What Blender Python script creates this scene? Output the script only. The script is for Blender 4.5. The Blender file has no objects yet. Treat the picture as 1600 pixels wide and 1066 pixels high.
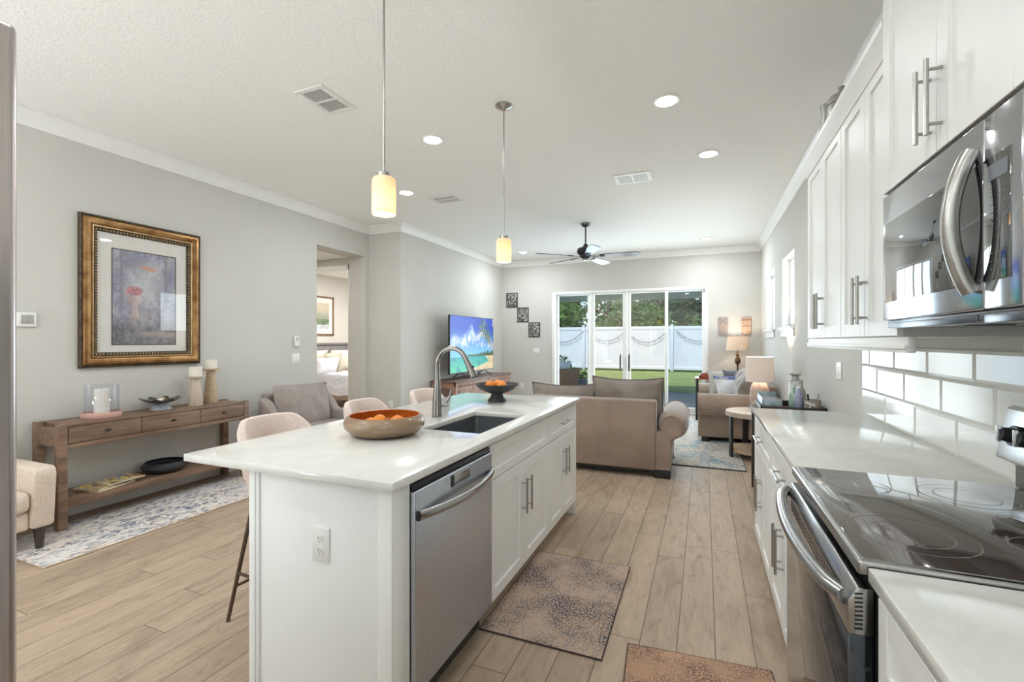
import bpy, bmesh, math, random
from mathutils import Vector, Matrix, noise
R = math.radians
PI = math.pi
S = bpy.context.scene
C = S.collection

# ---------------------------------------------------------------- camera
cam_d = bpy.data.cameras.new('camera')
cam_d.sensor_width = 36.0
cam_d.lens = 16.306
cam_d.clip_start = 0.05
cam = bpy.data.objects.new('camera', cam_d)
C.objects.link(cam)
cam.location = (0, 0, 1.362)
cam.rotation_euler = (R(90), 0, R(22.492))
S.camera = cam

# ---------------------------------------------------------------- world, sun, exposure
S.view_settings.view_transform = 'Standard'
S.view_settings.look = 'None'
S.view_settings.gamma = 1.0
S.view_settings.use_curve_mapping = False
S.view_settings.exposure = 1.08
S.cycles.max_bounces = 10
S.cycles.diffuse_bounces = 6
S.cycles.glossy_bounces = 4
S.cycles.transmission_bounces = 6
S.cycles.transparent_max_bounces = 12
S.cycles.caustics_reflective = False
S.cycles.caustics_refractive = False
S.cycles.sample_clamp_indirect = 6.0
S.cycles.use_denoising = True

w = bpy.data.worlds.new('world')
S.world = w
w.use_nodes = True
wn = w.node_tree
sky = wn.nodes.new('ShaderNodeTexSky')
sky.sky_type = 'NISHITA'
sky.sun_disc = False
sky.sun_elevation = R(55)
sky.sun_rotation = R(160)
bg = wn.nodes['Background']
wn.links.new(sky.outputs[0], bg.inputs[0])
bg.inputs[1].default_value = 0.128

def lamp(kind, name, loc, energy, color=(1, 1, 1), rot=None, size=None, parent=None, spread=None):
    d = bpy.data.lights.new(name, kind)
    d.energy = energy
    d.color = color
    if size is not None:
        if kind == 'AREA':
            d.shape = 'DISK'
            d.size = size
            if spread: d.spread = spread
        elif kind == 'SUN':
            d.angle = size
        else:
            d.shadow_soft_size = size
    o = bpy.data.objects.new(name, d)
    C.objects.link(o)
    o.location = loc
    if rot: o.rotation_euler = rot
    if parent: o.parent = parent
    return o

sun = lamp('SUN', 'sun', (0, -10, 20), 1.5, (1.0, 0.95, 0.86), size=R(1.0))
sun.rotation_euler = Vector((0.30, 0.55, -0.95)).to_track_quat('-Z', 'Y').to_euler()

CAN_W = 8.0        # a recessed ceiling light
PEND_W = 0.36        # each pendant
FILL_UP_W = 51.0      # each unseen uplight added to brighten the ceiling
LAMP_W = 3.2        # table and floor lamp

# area lamps added to boost daylight through the sliding door and two high windows
dl = lamp('AREA', 'sliding_door_boost', (-1.41, 9.42, 1.22), 52.0, (0.86, 0.94, 1.0), rot=(R(-90), 0, 0))
dl.data.shape = 'RECTANGLE'; dl.data.size = 2.8; dl.data.size_y = 2.2
for y in (6.31, 7.86):
    wl_ = lamp('AREA', 'window_boost', (1.12, y, 1.96), 5.0, (0.86, 0.94, 1.0), rot=(0, R(90), 0))
    wl_.data.shape = 'RECTANGLE'; wl_.data.size = 0.8; wl_.data.size_y = 0.8

wl_ = lamp('AREA', 'kitchen_fill_light', (1.12, -1.9, 1.7), 22.0, (0.86, 0.94, 1.0), rot=(0, R(90), 0))  # lamp added at an unseen window to fill the kitchen
wl_.data.shape = 'RECTANGLE'; wl_.data.size = 1.3; wl_.data.size_y = 1.3

# ---------------------------------------------------------------- mesh helpers
class B:
    """collects shapes into one mesh"""
    def __init__(s):
        s.bm = bmesh.new()
        s.mi = 0
        s.col = None
    def add(s, vs, fs):
        v = [s.bm.verts.new(p) for p in vs]
        out = []
        for f in fs:
            try:
                fc = s.bm.faces.new([v[i] for i in f])
                fc.material_index = s.mi
                out.append(fc)
            except ValueError:
                pass
        return v, out
    def box(s, x0, x1, y0, y1, z0, z1, bev=0.0, seg=2):
        x0, x1 = min(x0, x1), max(x0, x1)
        y0, y1 = min(y0, y1), max(y0, y1)
        z0, z1 = min(z0, z1), max(z0, z1)
        v, f = s.add([(x0, y0, z0), (x1, y0, z0), (x1, y1, z0), (x0, y1, z0), (x0, y0, z1), (x1, y0, z1), (x1, y1, z1), (x0, y1, z1)],
                     [(0, 3, 2, 1), (4, 5, 6, 7), (0, 1, 5, 4), (1, 2, 6, 5), (2, 3, 7, 6), (3, 0, 4, 7)])
        if bev > 0:
            bev = min(bev, 0.45 * min(x1 - x0, y1 - y0, z1 - z0))
            es = list({e for fc in f for e in fc.edges})
            r = bmesh.ops.bevel(s.bm, geom=es, offset=bev, segments=seg, profile=0.5, affect='EDGES')
            for fc in r['faces']: fc.material_index = s.mi
        return s
    def cyl(s, p0, p1, r0, r1=None, n=16):
        r1 = r0 if r1 is None else r1
        return s.tube([p0, p1], [r0, r1], n)
    def tube(s, pts, r, n=8, closed=False, flat=1.0, up=None):
        pts = [Vector(p) for p in pts]
        m = len(pts)
        rs = r if isinstance(r, (list, tuple)) else [r] * m
        tan = []
        for i in range(m):
            if closed: t = pts[(i + 1) % m] - pts[i - 1]
            elif i == 0: t = pts[1] - pts[0]
            elif i == m - 1: t = pts[-1] - pts[-2]
            else: t = (pts[i + 1] - pts[i]).normalized() + (pts[i] - pts[i - 1]).normalized()
            tan.append(t.normalized())
        a = Vector(up) if up else (Vector((0, 0, 1)) if abs(tan[0].z) < 0.9 else Vector((1, 0, 0)))
        nrm = (a - tan[0] * a.dot(tan[0])).normalized()
        vs = []
        for i in range(m):
            if i: nrm = (nrm - tan[i] * nrm.dot(tan[i])).normalized()
            b = tan[i].cross(nrm)
            for k in range(n):
                t = 2 * PI * k / n
                vs.append(pts[i] + nrm * math.cos(t) * rs[i] + b * math.sin(t) * rs[i] * flat)
        fs = []
        rng = m if closed else m - 1
        for i in range(rng):
            for k in range(n):
                j = (i + 1) % m
                fs.append((i * n + k, i * n + (k + 1) % n, j * n + (k + 1) % n, j * n + k))
        if not closed:
            fs.append(tuple(range(n - 1, -1, -1)))
            fs.append(tuple((m - 1) * n + k for k in range(n)))
        s.add(vs, fs)
        return s
    def lathe(s, prof, cx=0, cy=0, z=0, n=32, axis='z', caps=True):
        vs, fs = [], []
        m = len(prof)
        for (r, h) in prof:
            for k in range(n):
                t = 2 * PI * k / n
                a, b = r * math.cos(t), r * math.sin(t)
                if axis == 'z': vs.append((cx + a, cy + b, z + h))
                elif axis == 'x': vs.append((cx + h, cy + a, z + b))
                else: vs.append((cx + a, cy + h, z + b))
        for i in range(m - 1):
            for k in range(n):
                fs.append((i * n + k, i * n + (k + 1) % n, (i + 1) * n + (k + 1) % n, (i + 1) * n + k))
        if prof[0][0] > 1e-6 and prof[-1][0] > 1e-6 and m >= 4:      # a ring: close the wall, leave the middle open
            for k in range(n): fs.append(((m - 1) * n + k, (m - 1) * n + (k + 1) % n, (k + 1) % n, k))
        elif caps:
            if prof[0][0] > 1e-6: fs.append(tuple(range(n - 1, -1, -1)))
            if prof[-1][0] > 1e-6: fs.append(tuple((m - 1) * n + k for k in range(n)))
        s.add(vs, fs)
        bmesh.ops.remove_doubles(s.bm, verts=s.bm.verts, dist=1e-6)
        return s
    def prism(s, poly, axis, a, b):
        n = len(poly)
        def P(p, t):
            if axis == 'x': return (t, p[0], p[1])
            if axis == 'y': return (p[0], t, p[1])
            return (p[0], p[1], t)
        vs = [P(p, a) for p in poly] + [P(p, b) for p in poly]
        fs = [tuple(range(n - 1, -1, -1)), tuple(range(n, 2 * n))]
        fs += [(i, (i + 1) % n, n + (i + 1) % n, n + i) for i in range(n)]
        s.add(vs, fs)
        return s
    def ball(s, c, r, sc=(1, 1, 1), n=14):
        vs, fs = [], []
        h = n // 2
        for i in range(h + 1):
            p = PI * i / h
            for k in range(n):
                t = 2 * PI * k / n
                vs.append((c[0] + r * sc[0] * math.sin(p) * math.cos(t), c[1] + r * sc[1] * math.sin(p) * math.sin(t), c[2] + r * sc[2] * math.cos(p)))
        for i in range(h):
            for k in range(n):
                fs.append((i * n + k, (i + 1) * n + k, (i + 1) * n + (k + 1) % n, i * n + (k + 1) % n))
        v, f = s.add(vs, fs)
        bmesh.ops.remove_doubles(s.bm, verts=v, dist=1e-6)
        return s
    def pillow(s, wd, ht, th, n=16, pinch=0.06, seed=0, wr=0.012, p=2.4, sag=0.0):
        """cushion standing in local xz, thickness along y"""
        def P(i, j, sd):
            u, v = 2 * i / n - 1, 2 * j / n - 1
            e = max(0.0, (1 - abs(u) ** p)) ** 0.55 * max(0.0, (1 - abs(v) ** p)) ** 0.55
            x = u * wd / 2 * (1 - pinch * (1 - v * v) * abs(u) ** 3)
            z = v * ht / 2 * (1 - pinch * (1 - u * u) * abs(v) ** 3) - sag * (1 - u * u) * max(0, v) ** 2
            q = noise.noise(Vector((x * 7 + seed, z * 9, sd * 3.0))) * wr * (0.3 + e)
            return (x, sd * (e * th / 2) + q * (1 if e > 0 else 0), z)
        vs, fs = [], []
        for sd in (-1, 1):
            for i in range(n + 1):
                for j in range(n + 1):
                    vs.append(P(i, j, sd))
        o = (n + 1) ** 2
        for i in range(n):
            for j in range(n):
                a = i * (n + 1) + j
                fs.append((a, a + n + 1, a + n + 2, a + 1))
                fs.append((o + a, o + a + 1, o + a + n + 2, o + a + n + 1))
        v, f = s.add(vs, fs)
        bmesh.ops.remove_doubles(s.bm, verts=v, dist=1e-4)
        return s
    def image(s, org, U, V, nx, ny, fn):
        """a flat picture: a grid whose colours are computed by fn(u, v)"""
        lay = s.bm.verts.layers.float_color.get('img') or s.bm.verts.layers.float_color.new('img')
        org, U, V = Vector(org), Vector(U), Vector(V)
        vs = []
        for j in range(ny + 1):
            for i in range(nx + 1):
                u, v = i / nx, j / ny
                k = s.bm.verts.new(org + U * u + V * v)
                c = fn(u, v)
                k[lay] = (c[0], c[1], c[2], 1)
                vs.append(k)
        for j in range(ny):
            for i in range(nx):
                a = j * (nx + 1) + i
                f = s.bm.faces.new((vs[a], vs[a + 1], vs[a + nx + 2], vs[a + nx + 1]))
                f.material_index = s.mi
        return s
    def move(s, M):
        for v in s.bm.verts: v.co = M @ v.co
        return s

def rot(axis, deg, piv=(0, 0, 0)):
    p = Vector(piv)
    return Matrix.Translation(p) @ Matrix.Rotation(R(deg), 4, axis) @ Matrix.Translation(-p)
def tr(x, y, z): return Matrix.Translation((x, y, z))

def build(name, b, mats, parent=None, off=(0, 0, 0), flip=False, normals=True, sharp=0.62):
    bm = b.bm
    if normals: bmesh.ops.recalc_face_normals(bm, faces=bm.faces)
    o_ = Vector(off)
    for v in bm.verts: v.co -= o_
    for f in bm.faces: f.smooth = True
    for e in bm.edges:
        if len(e.link_faces) == 2:
            if e.calc_face_angle(0) > sharp: e.smooth = False
    me = bpy.data.meshes.new(name)
    bm.to_mesh(me)
    bm.free()
    for m in (mats if isinstance(mats, (list, tuple)) else [mats]): me.materials.append(m)
    o = bpy.data.objects.new(name, me)
    C.objects.link(o)
    if parent is not None: o.parent = parent
    return o

def tag(o, label=None, cat=None, group=None, kind=None):
    if label: o['label'] = label
    if cat: o['category'] = cat
    if group: o['group'] = group
    if kind: o['kind'] = kind
    return o

class T:
    """a thing: an Empty at its base that parents its parts (parts given in world coordinates unless local)"""
    def __init__(s, name, label, cat, loc=(0, 0, 0), rz=0, group=None, local=False):
        o = bpy.data.objects.new(name, None)
        o.empty_display_size = 0.1
        C.objects.link(o)
        o.location = loc
        o.rotation_euler = (0, 0, R(rz))
        tag(o, label, cat, group)
        s.o = o
        s.off = (0, 0, 0) if local else loc
    def part(s, name, b, mats, parent=None, label=None):
        o = build(name, b, mats, parent or s.o, s.off)
        if label: o['label'] = label
        return o

def single(name, b, mats, label, cat, group=None, kind=None):
    xs = [v.co.x for v in b.bm.verts]; ys = [v.co.y for v in b.bm.verts]; zs = [v.co.z for v in b.bm.verts]
    c = ((min(xs) + max(xs)) / 2, (min(ys) + max(ys)) / 2, min(zs))
    o = build(name, b, mats, None, c)
    o.location = c
    return tag(o, label, cat, group, kind)

def struct(name, b, mats, parent=None):
    o = build(name, b, mats, parent)
    if parent is None: o['kind'] = 'structure'
    return o

def dup(o, loc=None, rz=None, label=None, parent=None):
    c = o.copy()
    C.objects.link(c)
    if parent is not None: c.parent = parent
    if loc is not None: c.location = loc
    if rz is not None: c.rotation_euler = (0, 0, R(rz))
    if label: c['label'] = label
    for ch in list(o.children): dup(ch, parent=c)
    return c

# ---------------------------------------------------------------- materials
def srgb(r, g, b):
    f = lambda c: (c / 255 / 12.92) if c / 255 <= 0.04045 else ((c / 255 + 0.055) / 1.055) ** 2.4
    return (f(r), f(g), f(b), 1)

class N:
    def __init__(s, name):
        s.m = bpy.data.materials.new(name)
        s.m.use_nodes = True
        s.t = s.m.node_tree
        s.p = s.t.nodes['Principled BSDF']
        s.out = s.t.nodes['Material Output']
    def n(s, kind, **kw):
        d = s.t.nodes.new(kind)
        for k, v in kw.items():
            if k in d.inputs.keys() if isinstance(k, str) else False:
                d.inputs[k].default_value = v
            else: setattr(d, k, v)
        return d
    def l(s, a, b): s.t.links.new(a, b)
    def math(s, op, a, b=None):
        d = s.t.nodes.new('ShaderNodeMath')
        d.operation = op
        for i, x in enumerate((a, b)):
            if x is None: continue
            if isinstance(x, (int, float)): d.inputs[i].default_value = x
            else: s.l(x, d.inputs[i])
        return d.outputs[0]
    def coord(s, scale=(1, 1, 1), rotz=0, which='Object'):
        tc = s.t.nodes.new('ShaderNodeTexCoord')
        mp = s.t.nodes.new('ShaderNodeMapping')
        mp.inputs['Scale'].default_value = scale
        mp.inputs['Rotation'].default_value = (0, 0, rotz)
        s.l(tc.outputs[which], mp.inputs[0])
        return mp.outputs[0]
    def noise(s, vec, scale=5, detail=4, rough=0.55, dist=0):
        d = s.t.nodes.new('ShaderNodeTexNoise')
        d.inputs['Scale'].default_value = scale
        d.inputs['Detail'].default_value = detail
        d.inputs['Roughness'].default_value = rough
        d.inputs['Distortion'].default_value = dist
        s.l(vec, d.inputs['Vector'])
        return d.outputs['Fac']
    def ramp(s, fac, stops, interp='LINEAR'):
        d = s.t.nodes.new('ShaderNodeValToRGB')
        d.color_ramp.interpolation = interp
        e = d.color_ramp.elements
        while len(e) < len(stops): e.new(0.5)
        for k, (p, c) in zip(e, stops):
            k.position = p
            k.color = c if len(c) == 4 else (*c, 1)
        s.l(fac, d.inputs[0])
        return d.outputs[0]
    def mix(s, fac, a, b, mode='MIX'):
        d = s.t.nodes.new('ShaderNodeMix')
        d.data_type = 'RGBA'
        d.blend_type = mode
        for sock, x in ((d.inputs[0], fac), (d.inputs[6], a), (d.inputs[7], b)):
            if isinstance(x, (int, float)): sock.default_value = x
            elif isinstance(x, tuple): sock.default_value = x
            else: s.l(x, sock)
        return d.outputs[2]
    def bump(s, h, strength=0.2, dist=0.01):
        d = s.t.nodes.new('ShaderNodeBump')
        d.inputs['Strength'].default_value = strength
        d.inputs['Distance'].default_value = dist
        s.l(h, d.inputs['Height'])
        s.l(d.outputs[0], s.p.inputs['Normal'])
    def set(s, base=None, rough=None, metal=None, ior=None, coat=None, spec=None, aniso=None):
        for k, v in (('Base Color', base), ('Roughness', rough), ('Metallic', metal), ('IOR', ior), ('Coat Weight', coat), ('Specular IOR Level', spec), ('Anisotropic', aniso)):
            if v is None: continue
            if isinstance(v, (int, float, tuple)): s.p.inputs[k].default_value = v
            else: s.l(v, s.p.inputs[k])
        return s

def pm(name, c0, c1=None, scale=6.0, stretch=(1, 1, 1), rough=0.5, metal=0.0, bump=0.0, bscale=None, detail=4, lo=0.35, hi=0.65, ior=None, coat=None, bdist=0.004):
    """a noise-broken colour, the everyday material here"""
    k = N(name)
    c1 = c1 or tuple(min(1, x * 0.93) for x in c0[:3]) + (1,)
    v = k.coord(stretch)
    f = k.noise(v, scale, detail)
    k.set(k.ramp(f, [(lo, c0), (hi, c1)]), rough, metal, ior, coat)
    if bump:
        k.bump(k.noise(v, bscale or scale * 4, 3), bump, bdist)
    return k.m

def emit(name, col, strength):
    k = N(name)
    k.p.inputs['Base Color'].default_value = (0.9, 0.9, 0.88, 1)
    k.p.inputs['Emission Color'].default_value = col
    k.p.inputs['Emission Strength'].default_value = strength
    return k.m

def picture(name, emission=0.0, rough=0.5):
    k = N(name)
    a = k.n('ShaderNodeAttribute')
    a.attribute_name = 'img'
    k.l(a.outputs['Color'], k.p.inputs['Base Color'])
    k.p.inputs['Roughness'].default_value = rough
    if emission:
        k.l(a.outputs['Color'], k.p.inputs['Emission Color'])
        k.p.inputs['Emission Strength'].default_value = emission
        k.p.inputs['Base Color'].default_value = (0.01, 0.01, 0.01, 1)
        for lk in list(k.t.links):
            if lk.to_socket == k.p.inputs['Base Color']: k.t.links.remove(lk)
    return k.m

def pane(name, tint=(0.97, 0.985, 0.98, 1), refl=1.0):
    k = N(name)
    tb = k.n('ShaderNodeBsdfTransparent')
    tb.inputs[0].default_value = tint
    gl = k.n('ShaderNodeBsdfGlossy')
    gl.inputs['Roughness'].default_value = 0.02
    lw = k.n('ShaderNodeLayerWeight')
    lw.inputs['Blend'].default_value = 0.5
    fr = k.math('ADD', k.math('MULTIPLY', k.math('POWER', lw.outputs['Facing'], 5.0), 0.9), 0.04)
    mx = k.n('ShaderNodeMixShader')
    k.l(k.math('MINIMUM', k.math('MULTIPLY', fr, refl), 1.0), mx.inputs[0])
    k.l(tb.outputs[0], mx.inputs[1])
    k.l(gl.outputs[0], mx.inputs[2])
    k.l(mx.outputs[0], k.out.inputs[0])
    return k.m

M = {}
M['wall'] = pm('wall_paint', srgb(208, 206, 200), srgb(205, 203, 197), 2, rough=0.75, bump=0.06, bscale=180, bdist=0.002)
k = N('ceiling_texture'); v = k.coord()
h = k.noise(v, 55, 3, 0.6)
k.set(srgb(247, 247, 243), 0.85); k.bump(k.ramp(h, [(0.45, (0, 0, 0)), (0.6, (1, 1, 1))]), 0.35, 0.006); M['ceil'] = k.m
M['trim'] = pm('trim_paint', srgb(243, 243, 240), rough=0.4, c1=srgb(240, 240, 237))
M['cab'] = pm('cabinet_paint', srgb(240, 240, 237), srgb(238, 238, 235), 3, rough=0.42)
M['cab'].node_tree.nodes['Principled BSDF'].inputs['Specular IOR Level'].default_value = 0.3
k = N('quartz'); v = k.coord()
f = k.noise(v, 2.2, 8, 0.65, 1.5); g = k.noise(v, 160, 2)
c = k.ramp(f, [(0.40, srgb(227, 226, 220)), (0.5, srgb(222, 221, 215)), (0.56, srgb(228, 227, 221))])
k.set(k.mix(k.ramp(g, [(0.64, (0, 0, 0)), (0.72, (1, 1, 1))]), c, srgb(218, 217, 212)), 0.10, ior=1.5); M['quartz'] = k.m

# plank floor: boards run along Y, each with its own tone and grain, random end joints
k = N('plank_floor')
tc = k.n('ShaderNodeTexCoord'); sx = k.n('ShaderNodeSeparateXYZ'); k.l(tc.outputs['Object'], sx.inputs[0])
X, Y = sx.outputs[0], sx.outputs[1]
PWID, PLEN = 0.158, 1.22
xr = k.math('DIVIDE', k.math('ADD', X, 20.02), PWID)
row = k.math('FLOOR', xr)
wn1 = k.n('ShaderNodeTexWhiteNoise'); wn1.noise_dimensions = '1D'; k.l(row, wn1.inputs['W'])
yr = k.math('ADD', k.math('DIVIDE', k.math('ADD', Y, 20.0), PLEN), k.math('MULTIPLY', wn1.outputs[0], 7.31))
idx = k.math('FLOOR', yr)
wn2 = k.n('ShaderNodeTexWhiteNoise'); wn2.noise_dimensions = '2D'
cb = k.n('ShaderNodeCombineXYZ'); k.l(row, cb.inputs[0]); k.l(idx, cb.inputs[1]); k.l(cb.outputs[0], wn2.inputs['Vector'])
cv = k.n('ShaderNodeCombineXYZ')
k.l(k.math('ADD', k.math('MULTIPLY', X, 11.0), k.math('MULTIPLY', wn2.outputs[0], 90.0)), cv.inputs[0])
k.l(k.math('MULTIPLY', Y, 2.8), cv.inputs[1]); k.l(k.math('MULTIPLY', wn2.outputs[0], 37.0), cv.inputs[2])
gr = k.noise(cv.outputs[0], 1.3, 6, 0.65, 0.8)
cv2 = k.n('ShaderNodeCombineXYZ')
k.l(k.math('ADD', k.math('MULTIPLY', X, 90.0), k.math('MULTIPLY', wn2.outputs[0], 50.0)), cv2.inputs[0]); k.l(k.math('MULTIPLY', Y, 5.0), cv2.inputs[1])
gf = k.noise(cv2.outputs[0], 1.0, 3, 0.6)
base = k.ramp(gr, [(0.28, srgb(152, 131, 110)), (0.45, srgb(180, 158, 136)), (0.62, srgb(190, 169, 147)), (0.8, srgb(174, 152, 130))])
base = k.mix(k.ramp(gf, [(0.35, (0.32, 0.32, 0.32)), (0.6, (0, 0, 0))]), base, srgb(152, 129, 107))
cv3 = k.n('ShaderNodeCombineXYZ')
k.l(k.math('ADD', k.math('MULTIPLY', X, 9.0), k.math('MULTIPLY', wn2.outputs[0], 70.0)), cv3.inputs[0]); k.l(k.math('MULTIPLY', Y, 4.0), cv3.inputs[1])
kn = k.noise(cv3.outputs[0], 1.6, 7, 0.72, 1.2)
base = k.mix(k.ramp(kn, [(0.60, (0, 0, 0)), (0.70, (0.55, 0.55, 0.55))]), base, srgb(128, 108, 88))
vr = k.n('ShaderNodeMapRange'); k.l(wn2.outputs[0], vr.inputs[0]); vr.inputs[3].default_value = 0.90; vr.inputs[4].default_value = 1.10
hs = k.n('ShaderNodeHueSaturation'); k.l(vr.outputs[0], hs.inputs['Value']); k.l(base, hs.inputs['Color'])
fx = k.math('FRACT', xr); fy = k.math('FRACT', yr)
gx = k.math('MINIMUM', fx, k.math('SUBTRACT', 1.0, fx)); gy = k.math('MINIMUM', fy, k.math('SUBTRACT', 1.0, fy))
gap = k.math('MAXIMUM', k.math('LESS_THAN', gx, 0.013), k.math('LESS_THAN', gy, 0.0016))
k.set(k.mix(gap, hs.outputs[0], srgb(108, 91, 76)), 0.55)
k.bump(k.math('SUBTRACT', k.math('MULTIPLY', gr, 0.35), gap), 0.25, 0.002)
M['floor'] = k.m

M['steel'] = pm('brushed_steel', srgb(206, 212, 222), srgb(192, 198, 208), 3, (200, 200, 2), 0.36, 1.0)
M['steel_f'] = pm('refrigerator_steel', srgb(206, 197, 194), srgb(190, 181, 178), 3, (200, 200, 2), 0.30, 1.0)
M['steel_h'] = pm('brushed_steel_across', srgb(176, 175, 174), srgb(160, 159, 158), 3, (200, 2, 200), 0.22, 1.0)
M['dark_steel'] = pm('dark_steel', srgb(112, 114, 118), srgb(100, 102, 106), 3, (200, 200, 2), 0.25, 1.0)
M['mw_steel'] = pm('microwave_steel', srgb(182, 183, 188), srgb(176, 177, 182), 3, (2, 2, 200), 0.12, 1.0)
M['nickel'] = pm('satin_nickel', srgb(180, 178, 172), srgb(170, 168, 163), 40, rough=0.3, metal=1.0)
M['chrome'] = pm('polished_metal', srgb(200, 200, 200), srgb(190, 190, 190), 20, rough=0.12, metal=1.0)
M['black'] = pm('black_plastic', (0.012, 0.012, 0.013, 1), (0.02, 0.02, 0.02, 1), 30, rough=0.45)
M['blackmetal'] = pm('black_metal', (0.016, 0.016, 0.017, 1), (0.024, 0.024, 0.025, 1), 30, rough=0.38)
M['glass_black'] = pm('black_glass', (0.008, 0.008, 0.010, 1), (0.011, 0.011, 0.013, 1), 3, rough=0.03, ior=2.6)
M['oven_glass'] = pm('smoked_oven_glass', (0.016, 0.017, 0.019, 1), (0.019, 0.020, 0.022, 1), 3, rough=0.04, ior=1.9)
M['oven_glass'].node_tree.nodes['Principled BSDF'].inputs['Specular Tint'].default_value = (0.72, 0.86, 1.0, 1)
M['cooktop'] = pm('cooktop_glass', (0.060, 0.046, 0.040, 1), (0.066, 0.050, 0.044, 1), 3, rough=0.05, ior=2.6)
M['white_p'] = pm('white_plastic', srgb(236, 236, 232), srgb(232, 232, 228), 20, rough=0.35)
M['mark'] = pm('pale_print', srgb(120, 122, 126), srgb(112, 114, 118), 50, rough=0.5)
M['tile'] = pm('glazed_tile', srgb(238, 238, 234), srgb(234, 234, 230), 4, rough=0.12, bump=0.03, bscale=9)
M['tile'].node_tree.nodes['Principled BSDF'].inputs['Specular IOR Level'].default_value = 0.35
M['grout'] = pm('grout', srgb(214, 213, 208), srgb(205, 204, 199), 60, rough=0.9)
M['pane'] = pane('window_glass')
M['pane_tint'] = pane('tinted_window_glass', (0.86, 0.93, 0.98, 1))
M['clear'] = pane('clear_glass', (0.96, 0.97, 0.985, 1), 0.7)
M['can'] = emit('can_light_glow', (1, 0.97, 0.92, 1), 14.0)
M['wood_c'] = pm('console_wood', srgb(144, 116, 95), srgb(108, 84, 68), 2.2, (14, 1.2, 14), 0.5, detail=7, bump=0.08, bscale=9)
M['wood_tv'] = pm('reddish_wood', srgb(178, 138, 114), srgb(138, 98, 80), 2.0, (12, 12, 1.5), 0.5, detail=7)
M['wood_tvtop'] = pm('reddish_wood_top', srgb(120, 92, 80), srgb(92, 66, 56), 2.0, (12, 1.2, 12), 0.4, detail=7)
M['wood_dk'] = pm('dark_stained_wood', srgb(58, 44, 36), srgb(38, 28, 23), 2.0, (14, 1.5, 14), 0.4, detail=6)
M['wood_lt'] = pm('pale_oak', srgb(206, 182, 156), srgb(184, 158, 130), 2.0, (3, 14, 14), 0.5, detail=6)
M['wood_red'] = pm('red_brown_wood', srgb(158, 76, 36), srgb(128, 56, 26), 2.0, (3, 14, 14), 0.35, detail=6)
M['wood_esp'] = pm('espresso_leg', srgb(78, 64, 56), srgb(60, 48, 42), 3, (10, 10, 2), 0.45)
M['sofa'] = pm('taupe_velvet', srgb(166, 146, 132), srgb(144, 124, 111), 3.2, rough=0.85, bump=0.15, bscale=60, detail=5, lo=0.3, hi=0.7)
M['sofa_c'] = pm('taupe_cushion', srgb(148, 137, 128), srgb(128, 116, 107), 4, rough=0.85, bump=0.15, bscale=50)
for q_ in ('sofa', 'sofa_c'):
    M[q_].node_tree.nodes['Principled BSDF'].inputs['Sheen Weight'].default_value = 0.6
    M[q_].node_tree.nodes['Principled BSDF'].inputs['Sheen Roughness'].default_value = 0.4
M['chair_g'] = pm('greige_velvet', srgb(168, 157, 150), srgb(148, 136, 130), 4, rough=0.8, bump=0.12, bscale=50)
M['chair_b'] = pm('oatmeal_weave', srgb(230, 214, 198), srgb(214, 196, 178), 90, rough=0.9, bump=0.2, bscale=240)
M['stool'] = pm('blush_weave', srgb(228, 211, 202), srgb(213, 194, 185), 120, rough=0.9, bump=0.2, bscale=300)
M['bronze'] = pm('bronze_metal', srgb(104, 84, 70), srgb(86, 68, 56), 20, rough=0.4, metal=0.7)
M['shade_w'] = None
# rugs
def rug(name, stops, scale, fine, dark, stretch=(1, 1, 1), thr=(0.5, 0.56), blotch=1.6):
    k = N(name); v = k.coord(stretch)
    a = k.noise(v, scale, 5, 0.7, 0.6); b = k.noise(v, fine, 3, 0.6, 0.3); c = k.noise(v, blotch, 3, 0.5)
    base = k.ramp(a, stops)
    m = k.math('MULTIPLY', k.ramp(b, [(thr[0], (0, 0, 0)), (thr[1], (1, 1, 1))]), k.ramp(c, [(0.38, (0.25, 0.25, 0.25)), (0.6, (1, 1, 1))]))
    k.set(k.mix(m, base, dark), 0.95)
    k.bump(b, 0.3, 0.004)
    return k.m
M['runner'] = rug('runner_pile', [(0.3, srgb(196, 196, 200)), (0.5, srgb(228, 220, 212)), (0.7, srgb(216, 196, 176))], 7, 52, srgb(104, 108, 124), (1, 0.45, 1), (0.49, 0.58))
M['mat'] = rug('mat_pile', [(0.3, srgb(166, 156, 154)), (0.46, srgb(214, 190, 172)), (0.6, srgb(212, 178, 152)), (0.72, srgb(180, 168, 164))], 24, 120, srgb(62, 66, 84), (1, 1, 1), (0.44, 0.53), 4.0)
M['mat2'] = rug('mat_pile_rust', [(0.3, srgb(160, 126, 106)), (0.46, srgb(196, 158, 130)), (0.65, srgb(202, 158, 126))], 24, 120, srgb(96, 76, 70), (1, 1, 1), (0.45, 0.54), 5.0)
M['rug_l'] = rug('area_rug_pile', [(0.34, srgb(128, 164, 180)), (0.44, srgb(196, 202, 202)), (0.55, srgb(222, 212, 200)), (0.64, srgb(206, 204, 198)), (0.72, srgb(138, 172, 186))], 3.4, 60, srgb(96, 104, 116), (1, 0.6, 1), (0.52, 0.60), 2.2)
# ---------------------------------------------------------------- the setting
XL, XT, XR, YB, YJ, ZC, YF = -4.58, -4.017, 0.915, 9.13, 5.53, 3.048, -3.2

b = B(); b.box(-7.6, 1.07, YF - 0.2, 9.28, -0.12, 0); struct('floor', b, M['floor'])
b = B(); b.box(XL - 0.3, 1.07, YF - 0.2, 9.28, ZC, ZC + 0.15); struct('ceiling', b, M['ceil'])
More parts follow.
